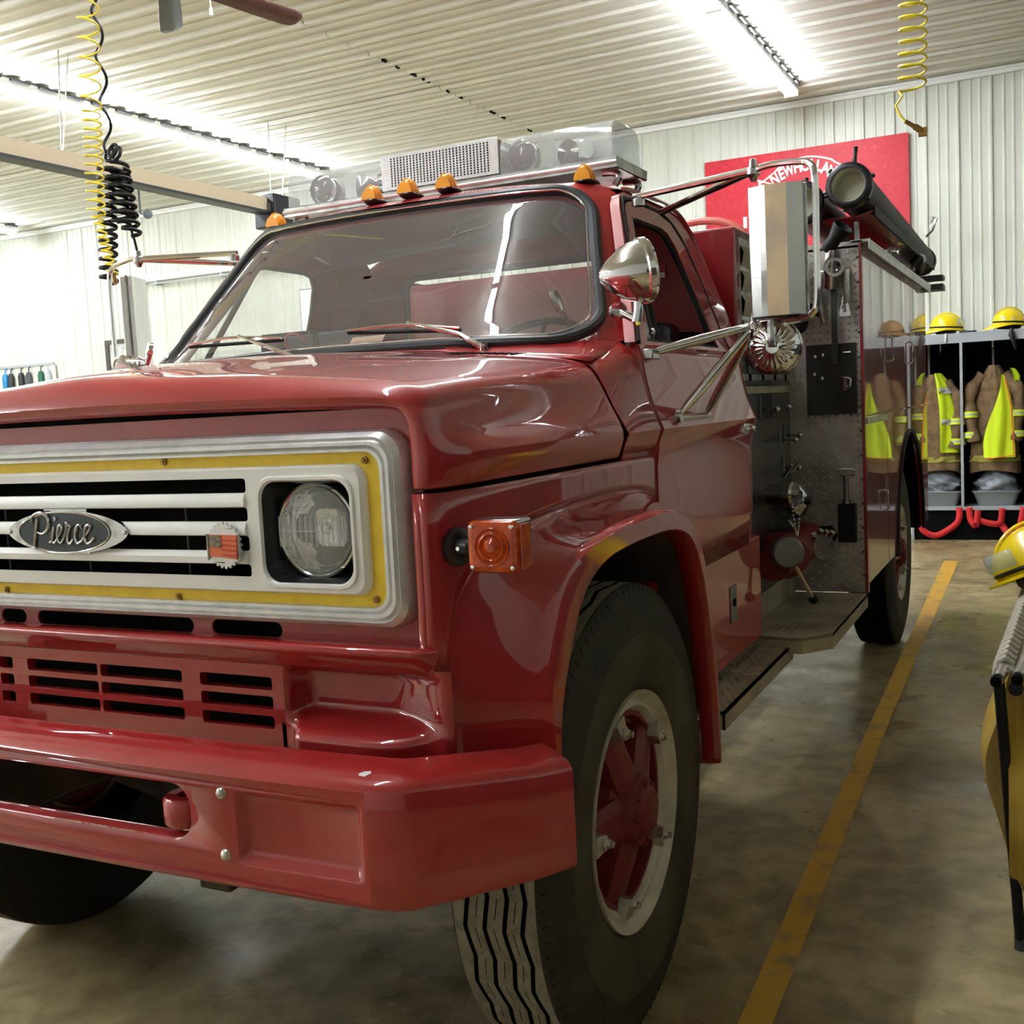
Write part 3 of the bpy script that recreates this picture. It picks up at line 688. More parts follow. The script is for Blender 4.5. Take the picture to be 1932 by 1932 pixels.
# ---------- wheels
def wheel_obj(s):
    """built about its own centre; outer face towards +x (s = 1) or -x (s = -1)"""
    W = empty('wheel', (0, 0, 0)); R = .551; XO = 0.0
    # tyre section, x measured inwards from the outer sidewall plane (negative = inboard)
    side = [(.286, -.030), (.292, -.018), (.305, -.012), (.34, -.004), (.39, 0), (.43, -.001), (.47, -.006), (.50, -.013), (.518, -.019), (.522, -.019), (.534, -.023), (.545, -.029)]
    prof = [(r, x) for r, x in side] + [(.5495, -.035)]
    m = M(); m.lathe([(r, x) for r, x in prof], (0, 0, 0), (1, 0, 0), 96, 0, mi=[3] * 5 + [0] * 7)
    m.lathe([(r, -.26 - x) for r, x in prof][::-1], (0, 0, 0), (1, 0, 0), 96, 0)
    # tread with zigzag grooves
    N = 288; tw0, tw1 = -.035, -.225; grooves = [-.062, -.103, -.148, -.193]; rows = []; cols = []
    for k in range(N):
        th = 2 * PI * k / N; zg = .0065 * (abs((k / 6) % 2 - 1) * 2 - 1) ; row = [(tw0, R - .0015)]
        for g_ in grooves:
            c_ = g_ + zg; row += [(c_ + .0052, R), (c_ + .0040, R - .013), (c_ - .0040, R - .013), (c_ - .0052, R)]
        row.append((tw1, R - .0015)); rows.append([(x, r * math.cos(th), r * math.sin(th)) for x, r in row])
    base = len(m.v); nc = len(rows[0]); m.v += [p for r in rows for p in r]
    for i in range(N):
        i2 = (i + 1) % N
        for j in range(nc - 1):
            m.f.append((base + i * nc + j, base + i * nc + j + 1, base + i2 * nc + j + 1, base + i2 * nc + j)); m.m.append(1 if j % 4 == 0 else 2)
    # fine wavy sipes in the ribs
    for g_ in (-.083, -.126, -.17):
        for k in range(0, N, 6):
            P = []
            for q in range(5):
                kk = k + q; th = 2 * PI * kk / N; zg = .0065 * (abs((kk / 6) % 2 - 1) * 2 - 1); P.append((g_ + zg, (R + .0004), th))
            v = []
            for x, r, th in P: v += [(x - .001, r * math.cos(th), r * math.sin(th)), (x + .001, r * math.cos(th), r * math.sin(th))]
            m.add(v, [(2 * i, 2 * i + 1, 2 * i + 3, 2 * i + 2) for i in range(4)], 2)
    for k in range(96):   # shoulder notches
        th = 2 * PI * (k + .5) / 96; m.tube([(-.0265, .540 * math.cos(th), .540 * math.sin(th)), (-.021, .523 * math.cos(th + .01), .523 * math.sin(th + .01))], .0022, 4, 2)
    tread_mats = [TYRE, TREAD, TYREIN, TYRED]
    def fin(m, name, mt, par=W, **kw):
        if s < 0: m.v = [(-x, y, z) for x, y, z in m.v]
        return m.build(name, mt, par, **kw)
    fin(m, 'tyre', tread_mats, ang=40)
    m = M().lathe([(.20, -.19), (.235, -.05), (.245, -.035), (.250, -.030), (.262, -.034), (.275, -.028), (.284, -.012), (.288, -.010), (.290, -.016), (.286, -.034)], (0, 0, 0), (1, 0, 0), 72)
    fin(m, 'rim', RIMG, ang=40)
    m = M()  # rim gap marks and valve
    fin(M().box(-.032, -.028, -.195, -.17, .165, .180).box(-.032, -.027, -.225, -.21, .13, .135), 'rim_split', SOOT)
    # cast five-spoke hub
    m = M().lathe([(.236, -.075), (.240, -.055), (.236, -.045), (.225, -.045), (.222, -.075)], (0, 0, 0), (1, 0, 0), 64)
    m.lathe([(.16, -.14), (.12, -.09), (.115, -.05), (.092, -.035), (.088, -.012), (.080, .0), (.064, .004), (.058, .014), (.048, .020), (0, .022)], (0, 0, 0), (1, 0, 0), 40)
    m.lathe([(.23, -.16), (.0, -.16)], (0, 0, 0), (1, 0, 0), 40)
    angs = [math.radians(a) for a in (180, 108, 36, -36, -108)]
    for a in angs:
        c_, s_ = math.cos(a), math.sin(a)
        def Pp(r, t, x): return (x, r * c_ - t * s_, r * s_ + t * c_)
        rows = []
        for r, hw, xt, xb in ((.05, .050, -.008, -.13), (.09, .054, -.016, -.14), (.13, .052, -.026, -.14), (.17, .048, -.034, -.14), (.205, .046, -.042, -.13), (.228, .048, -.046, -.12), (.236, .048, -.054, -.1)):
            rows.append([Pp(r, -hw, xb), Pp(r, -hw, xt - .02), Pp(r, -hw * .7, xt - .004), Pp(r, -hw * .45, xt), Pp(r, hw * .45, xt), Pp(r, hw * .7, xt - .004), Pp(r, hw, xt - .02), Pp(r, hw, xb)])
        m.grid(rows, 0, cu=True)
        for q in (rows[-1],): m.add(q, [tuple(range(8))])
    for k in range(8):
        a = 2 * PI * k / 8; m.cyl((-.004, .070 * math.cos(a), .070 * math.sin(a)), (.010, .064 * math.cos(a), .064 * math.sin(a)), .009, 6)
    fin(m, 'spoke_hub', REDM, ang=35)
    for a in angs:
        c_, s_ = math.cos(a), math.sin(a)
        def Pp(r, t, x): return (x, r * c_ - t * s_, r * s_ + t * c_)
        m = M(); r0, r1 = .205, .252
        v = [Pp(r1, -.03, -.044), Pp(r1, .03, -.044), Pp(r0, .018, -.044), Pp(r0, -.018, -.044), Pp(r1, -.024, -.020), Pp(r1, .024, -.020), Pp(r0 + .003, .016, -.014), Pp(r0 + .003, -.016, -.014)]
        m.add(v, [(0, 1, 2, 3), (7, 6, 5, 4), (0, 4, 5, 1), (1, 5, 6, 2), (2, 6, 7, 3), (3, 7, 4, 0)])
        m.lathe([(0, .024), (.010, .024), (.0125, .016), (.0175, .015), (.0175, -.002)], Pp(.219, 0, -.026), (1, 0, 0), 6)
        m.lathe([(0, .032), (.008, .032), (.008, .02)], Pp(.219, 0, -.026), (1, 0, 0), 10)
        fin(m, 'rim_clamp', NUT, bev=.001)
    return W
wl = wheel_obj(1); wl.location = (1.033, .709, .551); wl.parent = T
wr = wheel_obj(-1); wr.location = (-1.033, .709, .551); wr.parent = T
w2 = copy_tree(wl, T); w2.location = (1.10, 5.2, .551)
w3 = copy_tree(wr, T); w3.location = (-1.10, 5.2, .551)
for w_ in (w2, w3):
    for c_ in [x for x in COL.objects if x.parent == w_ and x.name.startswith('tyre')]: c_.material_slots[1].link = 'OBJECT'; c_.material_slots[1].material = TYREIN

# ============================================================ CAB
def gx(z): return .897 - (z - 1.69) * .158 / .43           # greenhouse side plane
def G(off=0): return lambda u, v, w: (gx(v) + off - w, u, v)
ZB = [1.0, 1.12, 1.25, 1.35, 1.42, 1.457, 1.53, 1.60, 1.66, 1.693]
XB = [.922, .932, .936, .936, .945, .960, .930, .914, .905, .897]
def side_grid(ys, zs=ZB, xs=XB): return [[(x, y, z) for x, z in zip(xs, zs)] for y in ys]
def for_sides(fn, *a, **k):
    for s in (1, -1):
        m = fn(s)
        if m is None: continue
        m, name, mt, par, kw = m
        if s < 0: m.v = [(-x, y, z) for x, y, z in m.v]; m.f = [q[::-1] for q in m.f]
        m.build(name, mt, par, **kw)
for s in (1, -1):
    DR = empty('door', (s * .93, 1.7, 1.4), T)
    def mk(m, name, mt, par=DR, **kw):
        if s < 0: m.v = [(-x, y, z) for x, y, z in m.v]; m.f = [q[::-1] for q in m.f]
        return m.build(name, mt, par, **kw)
    m = M(); m.grid(side_grid([1.181, 1.184, 1.19, 1.21, 1.3, 1.5, 1.7, 1.9, 2.1, 2.206, 2.21]))
    m.grid([[(x, y, z) for x, y, z in r] for r in ([(x - d, 1.178, z) for x, z in zip(XB, ZB)] for d in (0, .05))])
    mk(m, 'door_skin', RED, ang=30, recalc=False, solid=.003)
    mk(M().grid([[(x - .05, y, z) for x, z in zip(XB, ZB)] for y in (1.18, 2.21)]), 'door_trim_panel', CABIN)
    outer = [(1.196, 1.693), (1.376, 1.90), (1.560, 2.135), (1.595, 2.158), (1.64, 2.168), (1.90, 2.168), (2.02, 2.145), (2.085, 2.075), (2.11, 1.95), (2.13, 1.693)]
    inner = [(1.262, 1.705), (1.585, 2.088), (1.60, 2.105), (1.63, 2.112), (1.875, 2.112), (1.93, 2.10), (1.965, 2.06), (1.985, 1.96), (1.995, 1.83), (2.0, 1.705)]
    mk(M().plate(outer, [inner[::-1]], G(.004), .03), 'window_frame', RED, ang=30)
    ins = [(gx(z) - .012, y, z) for y, z in inner]
    mk(M().tube(ins, .011, 8, closed=True), 'window_seal', BLACK)
    mk(M().tube([(gx(1.705) - .01, 1.39, 1.705), (gx(2.1) - .01, 1.60, 2.11)], .011, 8), 'division_bar', BLACK)
    mk(M().plate([(1.27, 1.712), (1.39, 1.712), (1.585, 2.08), (1.552, 2.085)], [], G(-.012), .003), 'vent_glass', GLASSC2)
    if s < 0: mk(M().plate([(1.40, 1.712), (1.99, 1.712), (1.97, 2.05), (1.9, 2.10), (1.62, 2.10)], [], G(-.014), .003, depth=False), 'window_glass', GLASSC2)
    m = M().lathe([(0, .0), (.012, 0), (.012, .008), (0, .012)], (gx(1.73) - .002, 1.345, 1.735), (1, 0, 0), 12); m.tube([(gx(1.73) + .008, 1.345, 1.735), (gx(1.73) + .006, 1.31, 1.728)], .004, 6); mk(m, 'vent_latch', CHROME)
    m = M(); m.box(.944, .958, 2.08, 2.19, 1.405, 1.44); m.lathe([(0, .02), (.011, .02), (.013, .0)], (.955, 2.155, 1.42), (1, 0, 0), 12); mk(m, 'door_handle', CHROME, bev=.004)
    # rest of the cab side behind and around the door
    def bk(m, name, mt, **kw):
        if s < 0: m.v = [(-x, y, z) for x, y, z in m.v]; m.f = [q[::-1] for q in m.f]
        return m.build(name, mt, T, **kw)
    m = M(); rows = []
    for y, k in ((2.218, 0), (2.25, 0), (2.285, .012), (2.31, .035), (2.32, .075)): rows.append([(x - k, y, z) for x, z in zip(XB, ZB)])
    m.grid(rows)
    out = [(1.165, 1.700), (1.335, 1.90), (1.515, 2.130), (1.56, 2.175), (1.64, 2.205), (2.10, 2.20), (2.24, 2.19), (2.305, 2.15), (2.32, 2.06), (2.32, 1.69), (2.136, 1.69), (2.117, 1.955), (2.094, 2.082), (2.026, 2.153), (1.90, 2.176), (1.64, 2.176), (1.59, 2.166), (1.553, 2.142), (1.37, 1.90), (1.19, 1.70)]
    m.plate(out, [], G(0), .03)
    bk(m, 'cab_side', RED, ang=30)
    bk(M().tube(sm([(gx(z) + .0, y, z) for y, z in out[9:]], 3), .0075, 8), 'door_seal', BLACK)
    m = M().tube(sm([(gx(2.19) - .004, 1.62, 2.206), (gx(2.19), 1.75, 2.213), (gx(2.19), 2.1, 2.212), (gx(2.15), 2.24, 2.16), (gx(2.0), 2.31, 1.98)], 4), .007, 6); bk(m, 'drip_rail', RED)
    # rocker, cab step box behind the wheel
    m = M(); m.box(.74, .90, 1.33, 2.48, .60, 1.0); bk(m, 'rocker_panel', RED, bev=.01)
    m = M(); m.box(.90, .904, 2.02, 2.10, .74, .87); bk(m, 'latch_plate', GAUGE, bev=.001)
    bk(M().cyl((.903, 2.06, .81), (.909, 2.06, .81), .014, 12), 'latch_keyhole', SOOT)
    m = M(); m.box(.76, 1.0, 1.55, 2.55, .548, .56); m.box(.994, 1.0, 1.55, 2.55, .50, .56)
    m.box(.76, 1.0, 1.55, 1.556, .50, .56)
    for i in range(33):
        for j in range(8):
            x = .775 + j * .028 + (i % 2) * .014; y = 1.57 + i * .03; d = .008 if (i + j) % 2 else -.008
            m.add([(x - .009, y - d - .002, .5602), (x + .009, y + d - .002, .5602), (x + .009, y + d + .002, .5602), (x - .009, y - d + .002, .5602), (x, y - .001, .563), (x, y + .001, .563)], [(0, 1, 4), (1, 2, 5, 4), (2, 3, 5), (3, 0, 4, 5)])
    stuff(bk(m, 'cab_step', STEP))
    m = M(); m.box(.80, .93, 1.5, 1.7, .40, .548); m.tube([(.85, 1.6, .5), (.85, 2.4, .5)], .06, 8); bk(m, 'step_bracket', REDM)
# roof
rows = []
RW = [(1.425, .60, 0), (1.47, .655, .018), (1.53, .69, .034), (1.62, .70, .045), (1.8, .705, .052), (2.0, .705, .05), (2.15, .70, .035), (2.25, .685, .005), (2.31, .66, -.06)]
for y, hw, dz in RW:
    r = []
    for i in range(-12, 13):
        u = i / 12; z = 2.222 + dz * (1 - abs(u) ** 3) ; z -= .02 * abs(u) ** 6
        if y < 1.6: yy = y + (.10 if y < 1.5 else .06) * u * u
        else: yy = y
        r.append((u * (hw + .012), yy, z))
    rows.append(r)
M().grid(rows).build('roof', RED, T, ang=60, recalc=False)
hl = [[(x * .97, y + .01, z - .03) for x, y, z in r] for r in rows[:-1]]
M().grid(hl).build('headliner', LINER, T, ang=60)
# windshield frame ring, gasket and glass
NR = 96
def rpath(k, grow=0, rad=.16, gv=None):
    """rounded rectangle in (u, v) of the windshield"""
    gv = grow if gv is None else gv
    hw = 1 + grow; hv = .5 + gv; ru, rv = rad + grow * .5, rad * 1.15 + gv * .5; out = []
    for cx, cz, a0 in ((hw - ru, .5 + hv - rv, 0), (-hw + ru, .5 + hv - rv, 90), (-hw + ru, .5 - hv + rv, 180), (hw - ru, .5 - hv + rv, 270)):
        for q in range(13):
            a = math.radians(a0 + 90 * q / 12); out.append((cx + ru * math.cos(a), cz + rv * math.sin(a)))
    res = []
    for i in range(len(out)):      # subdivide straights
        a, b = out[i], out[(i + 1) % len(out)]; n = 14 if math.hypot(a[0] - b[0], a[1] - b[1]) > .3 else 1
        for q in range(n): res.append((lerp(a[0], b[0], q / n), lerp(a[1], b[1], q / n)))
    return res
p0 = rpath(0, .0); p1 = rpath(0, .03, .17); p2 = rpath(0, .048, .15, .045)
def W3(p, push=0): return wsp(p[0], p[1], push)
m = M(); m.grid([[W3(q, -.03) for q in rpath(0, -.02)], [W3(q, .0) for q in p0], [W3(q, .006) for q in p1], [W3(q, .0) for q in p2]], 0, cu=True)
q2 = [W3(q, .0) for q in p2]; q3 = [(x * 1.055, y + .06, z + (.014 if p[1] > .9 else 0)) for (x, y, z), p in zip(q2, p2)]
m.grid([q2, q3], 0, cu=True)
m.build('windshield_frame', RED, T, ang=40)
m = M().tube([W3(q, .004) for q in rpath(0, .0)], .0175, 10, closed=True); m.build('windshield_gasket', GASK, T)
M().tube([W3(q, .016) for q in rpath(0, -.022, .15)], .0035, 6, closed=True).build('windshield_bright_trim', CHROME, T)
m = M(); rows = []
for t in (1, .8, .6, .4, .2, .02): rows.append([W3((q[0] * t, .5 + (q[1] - .5) * t)) for q in p0])
m.grid(rows, 0, cu=True); wg = m.build('windshield_glass', GLASSW, T, ang=80)
M().tube([wsp(.38, .79, .003), wsp(.37, .72, .003), wsp(.40, .745, .003), wsp(.47, .765, .003)], .0012, 4).build('glass_scratch', CHROME, T)
# rear cab wall with its window
m = M(); rw = rrect(-.52, .52, 1.80, 2.10, .06, 5)
m.plate([(-.86, 1.0), (.86, 1.0), (.86, 1.69), (.70, 2.16), (.62, 2.20), (-.62, 2.20), (-.70, 2.16), (-.86, 1.69)], [rw[::-1]], XZ(2.30), .02); m.build('cab_rear_wall', CABIN, T)
M().tube([(a, 2.295, b) for a, b in rw], .014, 8, closed=True).build('rear_window_gasket', BLACK, T)
M().plate(rw, [], XZ(2.308), .003).build('rear_window_glass', GLASSC2, T)
# interior
m = M(); m.box(-.84, .84, 1.14, 1.42, 1.50, 1.70); m.box(-.84, .84, 1.24, 1.34, 1.25, 1.5); m.build('dashboard', CABIN, T, bev=.03)
M().box(-.80, .80, 1.75, 2.25, 1.15, 1.32).build('seat_cushion', BPLAS, T, bev=.04)
M().box(-.80, .80, 2.12, 2.27, 1.30, 1.78).build('seat_backrest', BPLAS, T, bev=.05)
M().box(.60, .76, 1.86, 2.02, 1.60, 1.80).build('seat_side_bolster', BPLAS, T, bev=.03)
M().box(-.88, .88, 1.36, 2.3, .98, 1.0).build('cab_floor', BPLAS, T)
SW = empty('steering_wheel', (.36, 1.62, 1.72), T)
def stw():
    c = Vector((.36, 1.60, 1.70)); ax = Vector((0, -.62, .78)).normalized(); u = Vector((1, 0, 0)); v = ax.cross(u); m = M()
    P = []; 
    for k in range(72):
        a = 2 * PI * k / 72; rr = .205; P.append(c + (u * math.cos(a) + v * math.sin(a)) * rr)
    m.tube(P, [.011 + .0025 * (k % 3 == 0) for k in range(72)], 8, closed=True); m.build('wheel_rim', BPLAS, SW)
    m = M()
    for a in (0, 120, 240):
        a = math.radians(a + 90); m.tube([c - ax * .03, c + (u * math.cos(a) + v * math.sin(a)) * .2], .009, 6)
    m.cyl(c - ax * .05, c + ax * .005, .04, 16); m.tube([c - ax * .04, c - ax * .35], .028, 10); m.build('wheel_hub', BPLAS, SW)
stw()
m = M(); m.tube([(.56, 1.66, 1.76), (.50, 1.64, 1.80), (.47, 1.62, 1.86)], .008, 8); m.tube([(.476, 1.624, 1.845), (.462, 1.615, 1.885), (.456, 1.612, 1.91)], [.014, .02, .014], 10); m.tube([(.50, 1.64, 1.79), (.60, 1.60, 1.775), (.66, 1.55, 1.76)], .014, 8); m.build('control_stalk', CHRW, T)
M().plate([(.55, 1.99), (.62, 1.992), (.62, 2.045), (.55, 2.045)], [], XZ(2.292), .002).build('notice_sticker', mat('pink_notice', (190, 70, 80), .6), T)
M().plate([(.553, 1.996), (.617, 1.996), (.617, 2.015), (.553, 2.015)], [], XZ(2.290), .001).build('sticker_text_block', WHITE, T)
# things lying on the dashboard
k = M().add([(-.10, 1.17, 1.702), (.03, 1.17, 1.702), (.055, 1.21, 1.785), (-.065, 1.21, 1.785), (-.10, 1.173, 1.702), (.03, 1.173, 1.702), (.055, 1.213, 1.785), (-.065, 1.213, 1.785)], [(0, 1, 2, 3), (7, 6, 5, 4), (0, 4, 5, 1), (1, 5, 6, 2), (2, 6, 7, 3), (3, 7, 4, 0)]).build('card', TAN); k.rotation_euler = (0, 0, 0)
tag(k, 'tan cardboard card propped on the dashboard behind the windshield', 'card')
RB = empty('radio', (-.36, 1.25, 1.676)); tag(RB, 'dark grey finned two-way radio on the dashboard at the passenger side', 'radio')
m = M().box(-.46, -.24, 1.24, 1.36, 1.702, 1.81)
m.build('radio_case', DASHB, RB, bev=.006)
for i in range(14): M().box(-.455 + i * .015, -.450 + i * .015, 1.245, 1.355, 1.808, 1.824).build('cooling_fin', DASHB, RB)
M().box(-.34, -.245, 1.232, 1.239, 1.735, 1.765).build('radio_label', WHITE, RB)
M().tube(sm([(-.33, 1.235, 1.745), (-.34, 1.22, 1.80), (-.30, 1.22, 1.815), (-.27, 1.235, 1.79)], 5), .004, 6).build('radio_wire', mat('faded_red_wire', (190, 110, 100), .5), RB)
BX = M().box(-.235, -.08, 1.25, 1.40, 1.702, 1.815).build('dash_box', DASHB, bev=.008); tag(BX, 'plain grey box on the dashboard beside the finned radio', 'box')
# ---------- wipers
def wiper(px, sgn, pts_arm, blade, nm):
    W_ = empty('wiper', pts_arm[0], T)
    M().cyl((pts_arm[0][0], pts_arm[0][1], pts_arm[0][2] - .02), (pts_arm[0][0], pts_arm[0][1] - .005, pts_arm[0][2] + .015), .014, 12).build('wiper_pivot', CHROME, W_)
    n = len(pts_arm); M().tube(pts_arm, [.009, .007, .005, .005][:n], 8).build('wiper_arm', CHROME, W_)
    a, b = blade; mid = [lerp(a[i], b[i], .5) for i in range(3)]
    M().tube(sm([a, [mid[0], mid[1] - .012, mid[2] + .012], b], 6), .0045, 6).build('wiper_bridge', CHROME, W_)
    M().tube([(a[0], a[1] + .006, a[2] - .006), (b[0], b[1] + .006, b[2] - .006)], .006, 6).build('wiper_blade', BLACK, W_)
def onws(u, v, p=.03): return wsp(u, v, p)
wiper(0, 1, [(.535, .962, 1.70), (.46, .955, 1.745), onws(.34, .095, .045)], (onws(.07, .095), onws(.55, .06)), 'r')
wiper(0, 1, [(-.07, .94, 1.708), (-.16, .945, 1.745), onws(-.44, .115, .045)], (onws(-.73, .125), onws(-.23, .09)), 'l')
# ---------- roof marker lamps
def marker(x, y, z):
    R = empty('marker_lamp', (x, y, z), T)
    m = M(); m.ball((x, y + .02, z - .004), .046, 20, 0, (.78, 1.25, .25)); m.build('lamp_base', BPLAS, R)
    rows = []
    for i in range(9):
        t = i / 8; yy = y - .03 + t * .085; h = .052 * math.sin(PI * min(1, .25 + t * .62)) * (1 if t < .75 else (1 - (t - .75) / .25 * .8)); wd_ = .028 * (1 - .35 * t)
        rows.append([(x + wd_ * math.cos(a), yy, z + h * math.sin(a)) for a in [PI * k / 10 for k in range(11)]])
    M().grid(rows).add(rows[0], [tuple(range(11))]).build('lamp_lens', AMBD, R, ang=50)
    m = M()
    for dy in (-.012, .012): m.tube([(x + .029 * math.cos(a), y + dy, z + .05 * math.sin(a)) for a in [PI * k / 10 for k in range(11)]], .0016, 5)
    m.build('lens_rib', AMBD, R)
for x, y, z in ((-.607, 1.565, 2.235), (-.145, 1.50, 2.262), (0, 1.495, 2.264), (.145, 1.50, 2.262), (.607, 1.565, 2.235)): marker(x, y, z)
# ---------- light bar
LB = empty('light_bar', (0, 1.85, 2.31), T)
M().box(-.668, .668, 1.69, 1.98, 2.293, 2.300).box(-.668, .668, 1.69, 1.694, 2.293, 2.326).box(-.668, .668, 1.976, 1.98, 2.293, 2.326).box(-.668, -.660, 1.69, 1.98, 2.293, 2.326).box(.660, .668, 1.69, 1.98, 2.293, 2.326).build('bar_tray', ALUM, LB, bev=.002)
M().tube([(-.668, 1.687, 2.31), (.668, 1.687, 2.31)], .006, 6).build('bar_edge_strip', ALUF, LB)
for s in (1, -1):
    for yy in (1.74, 1.93):
        m = M(); m.tube(sm([(s * .60, yy, 2.29), (s * .64, yy, 2.285), (s * .655, yy, 2.27), (s * .64, yy, 2.245)], 4), .012, 8); m.build('mounting_foot', CHRW, LB)
    x0, x1 = sorted((s * .245, s * .648)); prof = [(1.70, 2.326), (1.701, 2.36), (1.706, 2.42), (1.72, 2.446), (1.75, 2.456), (1.92, 2.456), (1.95, 2.446), (1.966, 2.42), (1.970, 2.36), (1.97, 2.326)]
    m = M(); m.grid([[(x, y, z) for y, z in prof] for x in (x0, x1)])
    xe = s * .648; e = [(xe, y, z) for y, z in prof]; m.grid([e, [(xe + s * .004, lerp(y, 1.83, .03), lerp(z, 2.38, .06)) for x, y, z in e]]); q = [(xe + s * .004, lerp(y, 1.83, .03), lerp(z, 2.38, .06)) for x, y, z in e]; m.add(q, [tuple(range(len(q)))])
    m.build('clear_dome', GLASSC, LB, ang=25)
    def rot(x, r, mt, yd=1.80):
        m = M().lathe([(0, .035), (r * .5, .03), (r * .85, .012), (r, -.008), (r * 1.04, -.012), (r * 1.04, -.03), (r * .6, -.06), (0, -.065)][::1], (x, yd, 2.395), (0, -1, 0), 28); return m
    rot(s * .29 if s > 0 else -.55, .052, 0).build('beacon_lamp', DKRED, LB, ang=50)
    m = M().lathe([(.052, -.01), (.056, 0), (.056, .012), (.052, .016)], (s * .29 if s > 0 else -.55, 1.79, 2.395), (0, -1, 0), 28); m.build('beacon_ring', CHROME, LB)
    mx = .375 if s > 0 else -.43
    k = M().box(mx - .03, mx + .03, 1.80, 1.803, 2.345, 2.44); k.build('flash_mirror', MIRR, LB)
    rx = .50 if s > 0 else -.335
    m = M(); m.lathe([(.0, 0), (.03, 0), (.046, -.04), (.047, -.045)], (rx + .02, 1.80, 2.39), (s * .8, -.6, 0), 24); m.build('rotating_reflector', MIRR, LB)
    M().lathe([(0, 0), (.035, .0), (.045, .04), (.045, .05), (0, .055)], (rx - .03, 1.84, 2.385), (-.3, -1, 0), 20).build('beacon_lamp', DKRED, LB)
    M().lathe([(0.05, 0), (.05, .02), (.02, .025), (.015, .05), (0, .05)], (rx, 1.83, 2.30), (0, 0, 1), 16).build('beacon_motor', GAUGE, LB)
    M().box(min(s * .26, s * .62), max(s * .26, s * .62), 1.88, 1.884, 2.33, 2.43).build('rear_baffle', ALUF, LB)
m = M(); hl_ = []
m.box(-.236, .236, 1.715, 1.96, 2.30, 2.452); m.build('speaker_box', ALUM, LB, bev=.004)
holes = []
for i in range(30):
    for j in range(12): holes.append((-.195 + i * .0134, 2.345 + j * .0085))
m = M().box(-.236, .236, 1.706, 1.710, 2.334, 2.456); m.build('speaker_grille', ALUF, LB, bev=.001)
m = M()
for x, z in holes: m.add([(x, 1.7055, z), (x + .0055, 1.7055, z), (x + .0055, 1.7055, z + .0062), (x, 1.7055, z + .0062), (x, 1.7052, z + .003)], [(0, 1, 2, 3)])
stuff(m.build('grille_hole', SOOT, LB))
